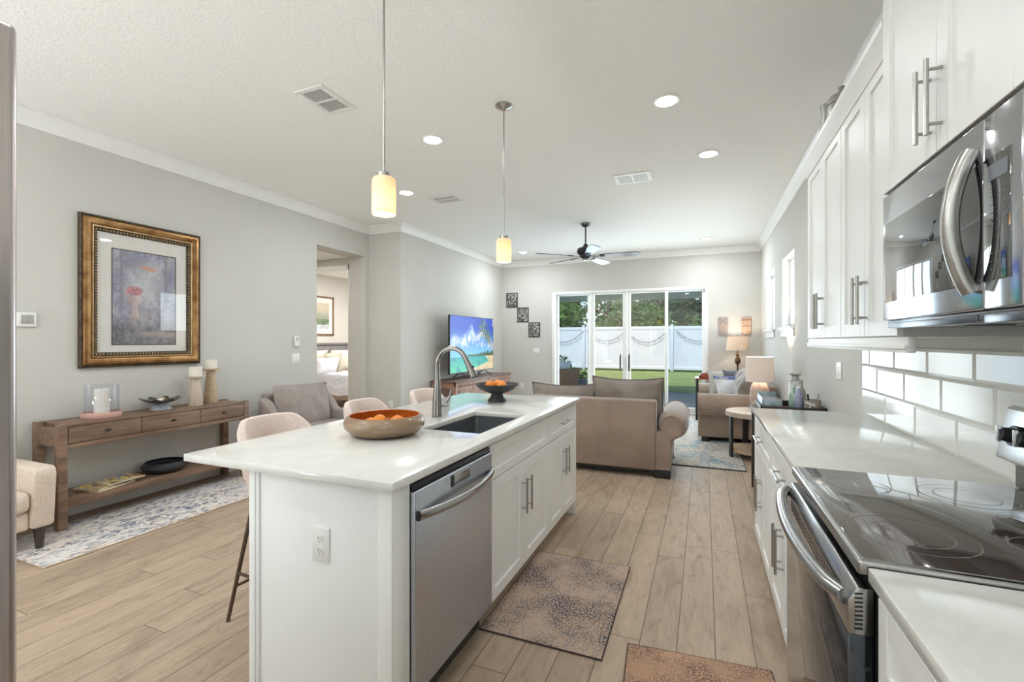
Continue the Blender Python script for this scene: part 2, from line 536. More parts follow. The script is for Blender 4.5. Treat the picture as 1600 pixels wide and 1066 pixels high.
# left wall with the hall opening
b = B()
b.box(XL - 0.3, XL, YF, 4.53, 0, ZC); b.box(XL - 0.3, XL, 4.53, 5.45, 2.6, ZC); b.box(XL - 0.3, XL, 5.45, YJ, 0, ZC)
struct('wall_left', b, M['wall'])
b = B()   # the jog: its near face, and the wall the bedroom door sits in
b.box(-4.95, XT, YJ, YJ + 0.13, 0, ZC); b.box(-5.85, -4.95, YJ, YJ + 0.13, 2.45, ZC); b.box(-7.5, -5.85, YJ, YJ + 0.13, 0, ZC)
struct('wall_jog', b, M['wall'])
b = B(); b.box(XT - 0.13, XT, YJ + 0.13, 9.28, 0, ZC); struct('wall_tv', b, M['wall'])
# back wall with the sliding door opening
DX0, DX1, DZ = -2.89, 0.07, 2.36
b = B()
b.box(XT, DX0, YB, YB + 0.15, 0, ZC); b.box(DX1, XR, YB, YB + 0.15, 0, ZC); b.box(DX0, DX1, YB, YB + 0.15, DZ, ZC)
struct('wall_back', b, M['wall'])
# right wall with two windows and an unseen opening added for fill light
W1, W2, WZ0, WZ1 = (7.42, 8.30), (5.88, 6.74), 1.53, 2.385
b = B()
x0, x1 = XR, XR + 0.15
b.box(x0, x1, YF, -2.6, 0, ZC); b.box(x0, x1, -2.6, -1.2, 0, 1.0); b.box(x0, x1, -2.6, -1.2, 2.4, ZC); b.box(x0, x1, -1.2, W2[0], 0, ZC); b.box(x0, x1, W2[1], W1[0], 0, ZC); b.box(x0, x1, W1[1], 9.28, 0, ZC)
for a in (W1, W2):
    b.box(x0, x1, a[0], a[1], 0, WZ0); b.box(x0, x1, a[0], a[1], WZ1, ZC)
struct('wall_right', b, M['wall'])
# wall behind the kitchen, with a wide unseen window added to let in sky light
b = B()
b.box(XL - 0.3, -4.2, YF - 0.15, YF, 0, ZC); b.box(-0.2, XR + 0.15, YF - 0.15, YF, 0, ZC)
b.box(-4.2, -0.2, YF - 0.15, YF, 2.7, ZC)
struct('wall_front', b, M['wall'])
b = B()
for x in (-4.2, -2.23, -0.26): b.box(x, x + 0.06, YF - 0.12, YF - 0.04, 0, 2.7)
b.box(-4.2, -0.2, YF - 0.12, YF - 0.04, 0, 0.06); b.box(-4.2, -0.2, YF - 0.12, YF - 0.04, 2.64, 2.7)
wf = struct('window_3', b, M['trim'])
b = B(); b.box(-4.14, -0.26, YF - 0.085, YF - 0.075, 0.06, 2.64); build('pane', b, M['pane'], wf)

b = B()  # unseen window added behind the camera to light the island front
for y in (-2.6, -1.925, -1.25): b.box(XR + .09, XR + .13, y, y + .05, 1.0, 2.4)
b.box(XR + .09, XR + .13, -2.6, -1.2, 1.0, 1.05); b.box(XR + .09, XR + .13, -2.6, -1.2, 2.35, 2.4)
wf = struct('window_4', b, M['trim'])
b = B(); b.box(XR + .105, XR + .112, -2.55, -1.25, 1.05, 2.35); build('pane', b, M['pane'], wf)

# crown moulding
PROF = [(0, -0.114), (0.012, -0.114), (0.012, -0.100), (0.020, -0.092), (0.030, -0.072), (0.058, -0.040), (0.072, -0.026), (0.085, -0.020), (0.085, -0.002), (0, -0.002)]
def crown(n, p0, p1, nx, ny, ext0=0, ext1=0):
    p0, p1 = Vector((*p0, ZC)), Vector((*p1, ZC))
    d = (p1 - p0).normalized()
    bb = B(); m = len(PROF)
    vs = [p0 + d * (ext0 * o) + Vector((nx * o, ny * o, z)) for o, z in PROF] + [p1 + d * (ext1 * o) + Vector((nx * o, ny * o, z)) for o, z in PROF]
    bb.add(vs, [(i, (i + 1) % m, m + (i + 1) % m, m + i) for i in range(m)] + [tuple(range(m)), tuple(range(2 * m - 1, m - 1, -1))])
    struct('trim_%d' % n, bb, M['trim'])
crown(1, (XL, YF), (XL, YJ), 1, 0, 1, -1)
crown(2, (XL, YJ), (XT, YJ), 0, -1, 1, 1)
crown(3, (XT, YJ), (XT, YB), 1, 0, -1, -1)
crown(4, (XT, YB), (XR, YB), 0, -1, 1, -1)
crown(5, (XR, YF), (XR, YB), -1, 0, 1, -1)

def base(name, x0, y0, x1, y1):
    bb = B(); bb.box(x0, x1, y0, y1, 0, 0.125, 0.004); struct(name, bb, M['trim'])
base('baseboard_left', XL, YF, XL + 0.014, 4.53)
base('baseboard_jog', -4.95, YJ - 0.014, XT, YJ)
base('baseboard_tv', XT, YJ, XT + 0.014, YB)
base('baseboard_back', XT, YB - 0.014, DX0, YB)
base('baseboard_back_corner', DX1, YB - 0.014, XR, YB)
base('baseboard_right', XR - 0.014, 3.5, XR, YB)

# sliding glass door: outer frame, four panels
b = B()
b.box(DX0 + .0005, DX0 + 0.075, YB - 0.02, YB + 0.13, 0, DZ - .0005, 0.004); b.box(DX1 - 0.05, DX1 - .0005, YB - 0.02, YB + 0.13, 0, DZ - .0005, 0.004)
b.box(DX0 + 0.075, DX1 - 0.05, YB - 0.02, YB + 0.13, DZ - 0.045, DZ, 0.004); b.box(DX0 + 0.075, DX1 - 0.05, YB - 0.01, YB + 0.13, 0, 0.025, 0.004)
dr = struct('door_1', b, M['trim'])
PN = [(-2.815, -2.11, 0.085, 'pane_tint', None), (-2.10, -1.375, 0.035, 'pane', -1.505), (-1.365, -0.625, 0.035, 'pane', -1.335), (-0.68, 0.02, 0.085, 'pane_tint', None)]
for (a, c, dy, gm, hx) in PN:
    y0, y1 = YB + dy - 0.02, YB + dy + 0.02
    bb = B(); s_ = 0.085 if hx else 0.06
    l_ = 0.085 if a < -2.0 and hx else (0.055 if hx else 0.05)
    r_ = 0.085 if (hx and c < -1) else 0.055
    bb.box(a, a + l_, y0, y1, 0.03, DZ - 0.046, 0.003); bb.box(c - r_, c, y0, y1, 0.03, DZ - 0.046, 0.003)
    bb.box(a + l_, c - r_, y0, y1, 0.03, 0.12, 0.003); bb.box(a + l_, c - r_, y0, y1, DZ - 0.075, DZ - 0.046, 0.003)
    p = build('sash', bb, M['trim'], dr)
    g = B(); g.box(a + l_, c - r_, y0 + 0.017, y1 - 0.017, 0.12, DZ - 0.075); build('pane', g, M[gm], p)
    if hx:
        hb = B(); hb.tube([(hx, y0 - 0.005, 0.80), (hx, y0 - 0.04, 0.82), (hx, y0 - 0.04, 1.06), (hx, y0 - 0.005, 1.08)], 0.011, 8)
        hb.box(hx - 0.014, hx + 0.014, y0 - 0.006, y0, 0.78, 1.10, 0.002)
        build('handle', hb, M['blackmetal'], p)

# the two small windows on the right wall
for n, a in ((1, W1), (2, W2)):
    b = B(); x0, x1 = XR + 0.085, XR + 0.125
    b.box(x0, x1, a[0], a[0] + 0.045, WZ0, WZ1); b.box(x0, x1, a[1] - 0.045, a[1], WZ0, WZ1)
    b.box(x0, x1, a[0] + .045, a[1] - .045, WZ0, WZ0 + 0.045); b.box(x0, x1, a[0] + .045, a[1] - .045, WZ1 - 0.045, WZ1)
    wo = struct('window_%d' % n, b, M['trim'])
    g = B(); g.box(x0 + 0.016, x0 + 0.022, a[0] + 0.045, a[1] - 0.045, WZ0 + 0.045, WZ1 - 0.045); build('pane', g, M['pane'], wo)
    sl = B(); sl.box(XR - 0.045, XR + 0.085, a[0] - 0.05, a[1] + 0.05, WZ0 - 0.028, WZ0, 0.006)
    sl.box(XR - 0.018, XR, a[0] - 0.02, a[1] + 0.02, WZ0 - 0.115, WZ0 - 0.028, 0.004)
    sl.box(XR - 0.026, XR, a[0] - 0.03, a[1] + 0.03, WZ0 - 0.05, WZ0 - 0.028, 0.004)
    build('window_sill', sl, M['trim'], wo)
    jb = B(); jb.box(XR, XR + 0.085, a[0], a[0] + 0.006, WZ0, WZ1); jb.box(XR, XR + 0.085, a[1] - 0.006, a[1], WZ0, WZ1); jb.box(XR, XR + 0.085, a[0], a[1], WZ1 - 0.006, WZ1)
    build('window_trim', jb, M['trim'], wo)

# hall behind the opening and the bedroom beyond it
b = B(); b.box(-6.4, XL - 0.3, 4.2, 4.33, 0, 2.75); struct('wall_hall_near', b, M['wall'])
b = B(); b.box(-6.53, -6.4, 4.2, YJ, 0, 2.75); struct('wall_hall_end', b, M['wall'])
b = B(); b.box(-6.53, XL - 0.3, 4.2, YJ, 2.62, 2.75); struct('ceiling_hall', b, M['ceil'])
b = B(); b.box(-7.53, -7.4, YJ, 9.2, 0, 2.9); struct('wall_bedroom_head', b, M['wall'])
b = B(); b.box(-7.53, XT - 0.13, 9.2, 9.33, 0, 2.9); struct('wall_bedroom_far', b, M['wall'])
b = B(); b.box(-7.53, XT - 0.13, YJ + 0.13, 9.33, 2.75, 2.9); struct('ceiling_bedroom', b, M['ceil'])
b = B()
b.box(-4.96, -4.90, YJ - 0.015, YJ + 0.14, 0, 2.51, 0.003); b.box(-5.91, -5.84, YJ - 0.015, YJ + 0.14, 0, 2.51, 0.003); b.box(-5.91, -4.90, YJ - 0.015, YJ + 0.14, 2.44, 2.51, 0.003)
struct('trim_6', b, M['trim'])

# ---------------------------------------------------------------- outdoors
k = N('lawn'); v = k.coord()
a = k.noise(v, 1.1, 5, 0.6); c = k.noise(v, 14, 4, 0.7); d = k.noise(v, 70, 2)
k.set(k.mix(k.ramp(d, [(0.4, (0, 0, 0)), (0.7, (0.6, 0.6, 0.6))]), k.mix(k.ramp(c, [(0.35, (0, 0, 0)), (0.65, (1, 1, 1))]), k.ramp(a, [(0.35, srgb(104, 128, 62)), (0.65, srgb(150, 164, 84))]), srgb(128, 142, 74)), srgb(190, 190, 116)), 0.95)
k.bump(d, 0.6, 0.03); M['lawn'] = k.m
M['paver'] = pm('patio_concrete', srgb(150, 146, 142), srgb(132, 128, 124), 5, rough=0.9, bump=0.1)
M['slab'] = pm('pale_concrete', srgb(206, 202, 194), srgb(196, 192, 184), 3, rough=0.9)
M['fence'] = pm('vinyl_fence', srgb(230, 225, 231), srgb(226, 221, 227), 3, rough=0.45)
M['porch'] = pm('porch_paint', srgb(214, 218, 226), srgb(208, 212, 220), 3, rough=0.8)
b = B(); b.box(-40, 40, 13.3, 60, -0.14, -0.02); struct('ground_lawn', b, M['lawn'])
b = B(); b.box(-7.0, 3.0, 9.28, 13.3, -0.14, -0.03); struct('floor_patio', b, M['paver'])
b = B(); b.box(-30, 30, -30, YF - 0.2, -0.2, -0.05); struct('ground_bounce', b, M['slab'])  # unseen pale ground added to bounce sunlight up to the ceiling
b = B(); b.box(1.07, 30, YF - 0.2, 13.3, -0.2, -0.05); struct('ground_side', b, M['lawn'])
b = B(); b.box(-7.0, 2.2, 9.28, 13.2, 2.50, 2.62); struct('ceiling_porch', b, M['porch'])
b = B(); b.box(-8.2, 2.2, YF - 0.8, 13.2, 3.2, 3.35); struct('roof', b, M['slab'])

# white vinyl fence: posts, rails, panels
FY = 22.0
ft = T('vinyl_fence', 'white vinyl privacy fence across the back of the lawn', 'fence', (-2.3, FY, 0))
px = [-13.44, -11.42, -9.4, -7.38, -5.36, -3.35, -1.33, 0.69, 2.7, 4.72, 6.74, 8.76]
for x in px:
    pb = B(); pb.box(x - 0.065, x + 0.065, FY - 0.075, FY + 0.055, 0, 2.06, 0.006)
    pb.box(x - 0.08, x + 0.08, FY - 0.09, FY + 0.07, 2.06, 2.085, 0.004); pb.prism([(x - 0.075, 2.085), (x + 0.075, 2.085), (x, 2.13)], 'y', FY - 0.085, FY + 0.065)
    ft.part('post', pb, M['fence'])
for x0, x1 in zip(px[:-1], px[1:]):
    pb = B()
    n_ = 12; st = (x1 - x0 - 0.13) / n_
    for i in range(n_):
        a = x0 + 0.065 + i * st
        pb.box(a + 0.003, a + st - 0.003, FY - 0.02, FY + 0.01, 0.12, 1.95)
    pb.box(x0 + 0.06, x1 - 0.06, FY - 0.012, FY + 0.004, 0.12, 1.95)
    pn = ft.part('panel', pb, M['fence'])
    for z0, z1 in ((1.88, 2.03), (0.07, 0.21)):
        rb = B(); rb.box(x0 + 0.06, x1 - 0.06, FY - 0.035, FY + 0.025, z0, z1, 0.006); build('rail', rb, M['fence'], pn, ft.off)

# string lights sagging along the fence
M['cable'] = pm('dark_cable', srgb(70, 72, 78), srgb(60, 62, 66), 20, rough=0.6)
M['bulb'] = pm('frosted_bulb', srgb(176, 180, 190), srgb(160, 164, 174), 20, rough=0.2)
sw = [(-7.38, -5.36, 1.30), (-5.2, -3.35, 1.36), (-3.35, -1.5, 1.30), (-1.15, 0.69, 1.36)]
lb = ['behind the patio chair', 'in the second door pane', 'in the third door pane', 'in the rightmost door pane']
for (x0, x1, zl), l_ in zip(sw, lb):
    s_ = T('string_lights', 'string of small lights on the fence, ' + l_, 'string lights', ((x0 + x1) / 2, FY - 0.1, 1.8), group='string lights on the fence')
    pts = []
    for i in range(17):
        t = i / 16
        pts.append((x0 + (x1 - x0) * t, FY - 0.10, 1.84 - (1.84 - zl) * (1 - (2 * t - 1) ** 2)))
    cb = B(); cb.tube(pts, 0.012, 5); s_.part('cable', cb, M['cable'])
    for p in pts[1:-1:2]:
        q = B(); q.lathe([(0.005, 0), (0.012, -0.01), (0.013, -0.028), (0.021, -0.045), (0.020, -0.065), (0.0, -0.08)], p[0], p[1], p[2], 8)
        s_.part('bulb', q, M['bulb'])

# trees beyond the fence
k = N('leaf'); v = k.coord()
a = k.noise(v, 1.2, 3); c = k.noise(v, 9, 2)
col = k.mix(k.ramp(c, [(0.35, (0, 0, 0)), (0.7, (1, 1, 1))]), k.ramp(a, [(0.3, srgb(70, 98, 50)), (0.55, srgb(116, 144, 72)), (0.75, srgb(182, 196, 108))]), srgb(140, 164, 92))
df = k.n('ShaderNodeBsdfDiffuse'); tl = k.n('ShaderNodeBsdfTranslucent'); mx = k.n('ShaderNodeMixShader'); mx.inputs[0].default_value = 0.4
k.l(col, df.inputs[0]); k.l(col, tl.inputs[0]); k.l(df.outputs[0], mx.inputs[1]); k.l(tl.outputs[0], mx.inputs[2]); k.l(mx.outputs[0], k.out.inputs[0])
M['leaf'] = k.m
M['bark'] = pm('bark', srgb(158, 138, 112), srgb(112, 96, 76), 4, (6, 6, 1), 0.9, detail=6, bump=0.4, bscale=12, bdist=0.02)
def leaves(bb, rnd, blobs, n, size):
    for _ in range(n):
        cx, cy, cz, rx, ry, rz_ = rnd.choice(blobs)
        while True:
            p = Vector((rnd.uniform(-1, 1), rnd.uniform(-1, 1), rnd.uniform(-1, 1)))
            if 0.25 < p.length < 1: break
        p = Vector((cx + p.x * rx, cy + p.y * ry, cz + p.z * rz_))
        a = Vector((rnd.gauss(0, 1), rnd.gauss(0, 1), rnd.gauss(0, 0.7))).normalized()
        c_ = a.cross(Vector((rnd.gauss(0, 1), rnd.gauss(0, 1), rnd.gauss(0, 1)))).normalized()
        s1 = size * rnd.uniform(0.6, 1.2); s2 = s1 * 0.55
        bb.add([p - a * s1, p - c_ * s2, p + a * s1, p + c_ * s2], [(0, 1, 2, 3)])
def tree(label, x, y, h, lean, seed, n=3600, size=0.13):
    rnd = random.Random(seed)
    t = T('tree', label, 'tree', (x, y, -0.02), group='trees beyond the fence', local=True)
    pts = [(0, 0, 0)]
    for i in range(1, 7):
        pts.append((lean * i / 6 * h * 0.12 + rnd.uniform(-.08, .08), rnd.uniform(-.1, .1), h * 0.8 * i / 6))
    tb = B(); tb.tube(pts, [0.16, 0.14, 0.125, 0.11, 0.09, 0.07, 0.03], 10)
    for i in range(6):
        j = rnd.randint(2, 5); p = Vector(pts[j]); a = rnd.uniform(0, 2 * PI); L = rnd.uniform(0.9, 1.7)
        q = p + Vector((math.cos(a) * L, math.sin(a) * L, L * 0.5))
        tb.tube([p, (p + q) / 2 + Vector((0, 0, -.1)), q], [0.05, 0.035, 0.012], 7)
    t.part('trunk', tb, M['bark'])
    bl = []
    for i in range(12):
        a = rnd.uniform(0, 2 * PI); rr = rnd.uniform(0.3, 1.5)
        bl.append((math.cos(a) * rr + lean * .4, math.sin(a) * rr * 0.8, rnd.uniform(h * 0.26, h * 0.95), rnd.uniform(.6, 1.0), rnd.uniform(.6, 1.0), rnd.uniform(.45, .8)))
    fb = B(); leaves(fb, rnd, bl, n, size)
    t.part('foliage', fb, M['leaf'])
    return t
for lbl, x, y, h, ln in (
    ('leafy tree with a thick leaning trunk behind the fence, seen through the leftmost door pane', -6.6, 24.2, 6.2, -1.3),
    ('bushy tree behind the fence, straddling the frame between the first and second door panes', -5.2, 25.6, 6.8, 0.6),
    ('tree with a pale trunk behind the fence, seen in the second pane from the left', -4.1, 24.0, 6.0, 0.2),
    ('dark tree rising behind the fence just above the door handles', -2.9, 25.2, 6.6, -0.3),
    ('tree with a thin pale leaning trunk in the middle of the third door pane', -2.2, 23.9, 6.2, 0.5),
    ('bushy tree behind the fence beside the third door pane\'s right frame', -0.9, 25.2, 6.4, -0.5),
    ('tree with sky showing between its leaves, in the rightmost door pane', 0.2, 24.4, 6.2, 0.4),
    ('low dense tree behind the fence at the rightmost door pane\'s right edge', 1.3, 25.0, 5.6, -0.2),
    ('tree at the far left behind the fence, hidden partly by the door frame', -8.2, 25.2, 6.4, 0.3)):
    tree(lbl, x, y, h, ln, int((x + 20) * 100))
rnd = random.Random(5)
hb = B(); leaves(hb, rnd, [(-13 + i * 1.3, 28.5 + (i % 3) * .4, 1.2 + j * 1.5, 1.1, .7, 1.1) for i in range(18) for j in range(5)], 24000, 0.16)
tag(build('shrubbery', hb, M['leaf']), 'dense green undergrowth filling the gaps between the trees', 'shrubbery', kind='stuff')

# patio: wicker chair with cushions, potted shrub, blue pot, porch ceiling light
M['wicker'] = pm('brown_wicker', srgb(140, 108, 78), srgb(90, 66, 48), 60, (1, 1, 3), 0.7, bump=0.4, bscale=90)
M['cush_b'] = pm('blue_grey_cushion', srgb(196, 204, 212), srgb(170, 180, 192), 14, rough=0.9)
M['cush_d'] = pm('slate_cushion', srgb(98, 104, 116), srgb(84, 90, 100), 14, rough=0.9)
M['pot'] = pm('slate_blue_pot', srgb(96, 108, 124), srgb(82, 94, 108), 10, rough=0.4)
t = T('patio_chair', 'brown wicker patio chair with pale blue cushions outside the leftmost door pane', 'chair', (-3.35, 11.0, -0.03), rz=58, local=True)
q = B(); q.box(-.33, .33, -.05, .05, .0, .74, .03); q.move(rot('X', 10, (0, 0, 0)) ); q.move(tr(0, -.30, 0)); t.part('backrest', q, M['wicker'])
q = B(); q.box(-.33, .33, -.30, .32, .12, .30, .02); t.part('seat_frame', q, M['wicker'])
for sx_ in (-1, 1):
    q = B(); q.box(sx_ * .29, sx_ * .37, -.34, .36, .56, .61, .015); q.box(sx_ * .30, sx_ * .36, .28, .34, 0, .57, .01); q.box(sx_ * .30, sx_ * .36, -.33, -.27, 0, .57, .01); q.box(sx_ * .31, sx_ * .35, -.28, .3, .15, .56)
    t.part('arm', q, M['wicker'])
q = B(); q.box(-.28, .28, -.26, .30, .30, .43, .05, 3); t.part('seat_cushion', q, M['cush_d'])
q = B(); q.pillow(.54, .50, .20, 12, seed=3); q.move(tr(0, -.17, .66) @ rot('X', 12)); t.part('back_cushion', q, M['cush_b'])
t = T('potted_shrub', 'leafy green shrub in a pot beside the patio chair', 'potted plant', (-3.66, 12.35, -0.03), local=True)
q = B(); q.lathe([(.14, 0), (.22, .30), (.24, .36), (.21, .36), (.19, .30), (0, .29)], n=24); t.part('pot', q, M['pot'])
q = B(); q.cyl((0, 0, .28), (0, 0, .7), .018, .01, 6); q.tube([(0, 0, .4), (.09, 0, .58), (.12, .06, .75)], [.01, .008, .005], 5); q.tube([(0, 0, .4), (-.09, .03, .56), (-.12, -.03, .7)], [.01, .008, .005], 5); t.part('stem', q, M['bark'])
q = B(); leaves(q, random.Random(9), [(0, 0, .80, .24, .24, .22), (.12, .06, .66, .18, .18, .16), (-.12, 0, .64, .18, .18, .16)], 420, .05); t.part('foliage', q, M['leaf'])
t = T('garden_bush', 'low green bush growing at the lawn edge right of the patio chair', 'bush', (-3.78, 13.9, -0.02), local=True)
q = B(); leaves(q, random.Random(19), [(0, 0, .34, .3, .3, .28), (.28, .1, .28, .22, .22, .22)], 420, .05); t.part('foliage', q, M['leaf'])
q = B(); q.cyl((0, 0, 0), (0, 0, .4), .02, .01, 6); q.cyl((.05, 0, 0), (.3, .1, .35), .015, .008, 6); t.part('stem', q, M['bark'])
q = B(); q.lathe([(.13, 0), (.17, .34), (.18, .38), (.155, .38), (.14, .32), (0, .31)], -2.95, 12.0, -0.03, 24)
single('planter_pot', q, M['pot'], 'empty slate blue planter pot standing on the patio beside the chair', 'pot')
# ---------------------------------------------------------------- kitchen cabinets and appliances
def shaker(b, xf, sx, y0, y1, z0, z1, st=0.057, t=0.019):
    """a framed door or drawer front on the plane x = xf, facing sx"""
    xi = xf - sx * t
    xp = xf - sx * 0.009
    b.box(xi, xf, y0, y0 + st, z0, z1, 0.0015, 1); b.box(xi, xf, y1 - st, y1, z0, z1, 0.0015, 1)
    b.box(xi, xf, y0 + st, y1 - st, z0, z0 + st, 0.0015, 1); b.box(xi, xf, y0 + st, y1 - st, z1 - st, z1, 0.0015, 1)
    b.box(xi, xp, y0 + st - .002, y1 - st + .002, z0 + st - .002, z1 - st + .002)
    return b
def pull(parent, off, x, sx, y, z, L, vert=True):
    b = B(); e = x + sx * 0.032
    if vert:
        b.tube([(e, y, z - L / 2), (e, y, z + L / 2)], 0.006, 10)
        for s in (-1, 1): b.tube([(x, y, z + s * L * 0.36), (e, y, z + s * L * 0.36)], 0.0045, 8)
    else:
        b.tube([(e, y - L / 2, z), (e, y + L / 2, z)], 0.006, 10)
        for s in (-1, 1): b.tube([(x, y + s * L * 0.36, z), (e, y + s * L * 0.36, z)], 0.0045, 8)
    return build('handle', b, M['nickel'], parent, off)
def base_unit(label, xf, sx, xback, y0, y1, drawers, doors, hz, dl=0.16, hl=0.19, false_front=False, group=None, pairs=True, drawer_y=None, endstile=None):
    t = T('base_cabinet', label, 'cabinet', ((xf + xback) / 2, (y0 + y1) / 2, 0), group=group)
    b = B(); xi = xf - sx * 0.019
    if false_front:      # sink base: open on top
        b.box(xback, xi, y0 + .001, y0 + .019, 0.11, 0.884); b.box(xback, xi, y1 - .019, y1 - .001, 0.11, 0.884)
        b.box(xback, xi, y0 + .019, y1 - .019, 0.11, 0.13); b.box(xback, xback + .012, y0 + .019, y1 - .019, 0.13, 0.884); b.box(xi - .02, xi, y0 + .019, y1 - .019, 0.69, 0.884)
    else: b.box(xback, xi, y0 + .001, y1 - .001, 0.11, 0.884, 0.001, 1)
    b.box(xback, xi - sx * 0.07, y0 + .002, y1 - .002, 0, 0.11)
    t.part('carcass', b, M['cab'])
    g = 0.002
    n = drawers; w_ = (y1 - y0) / n
    for i in range(n):
        a, c = y0 + i * w_ + g, y0 + (i + 1) * w_ - g
        d = t.part('drawer_front' if not false_front else 'false_drawer_front', shaker(B(), xf, sx, a, c, 0.70, 0.868, 0.045), M['cab'])
        if not false_front: pull(d, t.off, xf, sx, (a + c) / 2, 0.784, dl, False)
    n = doors; w_ = (y1 - y0) / n
    for i in range(n):
        a, c = y0 + i * w_ + g, y0 + (i + 1) * w_ - g
        d = t.part('door', shaker(B(), xf, sx, a, c, 0.115, 0.694), M['cab'])
        pull(d, t.off, xf, sx, (c - 0.035) if i % 2 == 0 else (a + 0.035), hz, hl)
    return t

IX = -0.93
base_unit('white sink base cabinet with a wide false front, between dishwasher and end cabinet', IX, 1, -1.53, 1.975, 2.877, 1, 2, 0.51, false_front=True)
base_unit('white island end cabinet with one drawer, beside the sofa', IX, 1, -1.53, 2.879, 3.555, 1, 2, 0.51, dl=0.2)
# end panel of the island, with corner stiles, and the seating-side back panel
t = T('island_end_panel', 'plain white end panel of the island, holding a power outlet', 'panel', (-1.25, 1.26, 0))
b = B(); b.box(-1.576, IX, 1.236, 1.318, 0, 0.884, 0.002); b.box(-1.576, IX, 1.318, 1.331, 0, 0.884)
b.box(-1.576, -1.525, 1.229, 1.24, 0, 0.884, 0.0015); b.box(-1.565, -1.54, 1.225, 1.232, 0, 0.884, 0.002)
t.part('panel', b, M['cab'])
b = B(); b.box(-0.985, IX + 0.001, 1.231, 1.24, 0, 0.884, 0.0015); t.part('stile', b, M['cab'])
t = T('island_back_panel', 'long white panel closing the seating side of the island behind the stools', 'panel', (-1.55, 2.4, 0))
b = B(); b.box(-1.576, -1.531, 1.332, 3.555, 0, 0.884, 0.002); t.part('panel', b, M['cab'])
b = B(); b.box(-1.531, IX, 3.556, 3.566, 0, 0.884, 0.002); t.part('end_board', b, M['cab'])

def slab_hole(x0, x1, y0, y1, z0, z1, hole=None, bev=0.004):
    b = B()
    if hole is None:
        b.box(x0, x1, y0, y1, z0, z1, bev); return b
    a0, a1, c0, c1 = hole
    vs = []
    for z in (z0, z1):
        vs += [(x0, y0, z), (x1, y0, z), (x1, y1, z), (x0, y1, z), (a0, c0, z), (a1, c0, z), (a1, c1, z), (a0, c1, z)]
    fs = []
    for i in range(4):
        j = (i + 1) % 4
        fs += [(8 + i, 8 + j, 12 + j, 12 + i), (j, i, 4 + i, 4 + j), (i, j, 8 + j, 8 + i), (4 + j, 4 + i, 12 + i, 12 + j)]
    v, f = b.add(vs, fs)
    bmesh.ops.recalc_face_normals(b.bm, faces=b.bm.faces)
    es = [e for e in b.bm.edges if len(e.link_faces) == 2 and e.calc_face_angle(0) > 0.5]
    bmesh.ops.bevel(b.bm, geom=es, offset=bev, segments=2, profile=0.5, affect='EDGES')
    return b
SK = (-1.345, -1.003, 2.01, 2.64)
single('island_worktop', slab_hole(-1.907, -0.902, 1.20, 3.569, 0.885, 0.915, SK), M['quartz'], 'white quartz worktop of the kitchen island, around the sink', 'worktop')
single('counter_worktop', slab_hole(0.299, 0.912, 1.884, 3.487, 0.885, 0.915), M['quartz'], 'white quartz counter beyond the range, ending at the living room', 'worktop')
single('counter_worktop', slab_hole(0.299, 0.912, -1.2, 1.117, 0.885, 0.915), M['quartz'], 'white quartz counter on the near side of the range', 'worktop')

# sink bowl
t = T('kitchen_sink', 'dark grey undermount sink let into the island worktop', 'sink', (-1.17, 2.32, 0.68))
M['sink'] = pm('sink_steel', srgb(158, 160, 163), srgb(138, 140, 144), 3, (60, 3, 60), 0.32, 0.9)
b = B(); a0, a1, c0, c1 = SK[0] - .006, SK[1] + .006, SK[2] - .006, SK[3] + .006; z0, z1, r = 0.70, 0.884, 0.03
b.box(a0, a1, c0, c1, z0, z1)
top = [f for f in b.bm.faces if all(abs(v.co.z - z1) < 1e-6 for v in f.verts)]
bmesh.ops.delete(b.bm, geom=top, context='FACES')
es = [e for e in b.bm.edges if len(e.link_faces) == 2]
bmesh.ops.bevel(b.bm, geom=es, offset=r, segments=4, profile=0.5, affect='EDGES')
bmesh.ops.solidify(b.bm, geom=b.bm.faces[:], thickness=-0.003)
t.part('basin', b, M['sink'])
b = B(); b.lathe([(0.0, .001), (.03, .001), (.032, .004), (.045, .004), (.047, 0.0), (0, 0)], -1.17, 2.42, 0.7035, 24); t.part('drain', b, M['chrome'])

# faucet
t = T('faucet', 'tall brushed nickel pull-down faucet arching over the sink', 'faucet', (-1.46, 2.367, 0.915))
M['faucet'] = pm('faucet_nickel', srgb(150, 147, 143), srgb(138, 135, 131), 40, rough=0.24, metal=1.0)
b = B(); fx, fy = -1.46, 2.367
b.lathe([(0, 0), (.031, 0), (.032, .004), (.030, .02), (.027, .09), (.021, .17), (.0165, .235), (.0145, .26), (0, .262)], fx, fy, 0.915, 28); t.part('body', b, M['faucet'])
pts = [(fx, fy, 1.165)]
cx, cz, ra = fx + 0.098, 1.222, 0.098
for i in range(0, 15):
    a = PI - i / 14 * R(158)
    pts.append((cx + ra * math.cos(a), fy + 0.004 * i / 14, cz + ra * math.sin(a)))
b = B(); b.tube(pts, 0.0145, 14); t.part('spout', b, M['faucet'])
e = Vector(pts[-1]); d = (e - Vector(pts[-2])).normalized()
b = B(); b.tube([e, e + d * .03, e + d * .09, e + d * .115], [.0155, .0165, .0225, .0225], 16); hd = t.part('spray_head', b, M['faucet'])
b = B(); b.tube([e + d * .115, e + d * .119], [.019, .018], 14); build('nozzle', b, M['black'], hd, t.off)
b = B(); q = e + d * .06 + Vector((.018, 0, .006)); b.ball(q, .008, (1, 1, 1.6), 8); build('spray_button', b, M['black'], hd, t.off)
b = B(); b.tube([(fx + .015, fy + .01, 0.985), (fx + .05, fy + .032, 0.985)], .014, 12)
b.tube([(fx + .04, fy + .025, 0.99), (fx + .062, fy + .04, 1.03), (fx + .070, fy + .045, 1.075)], [.009, .007, .006], 10); t.part('lever', b, M['faucet'])

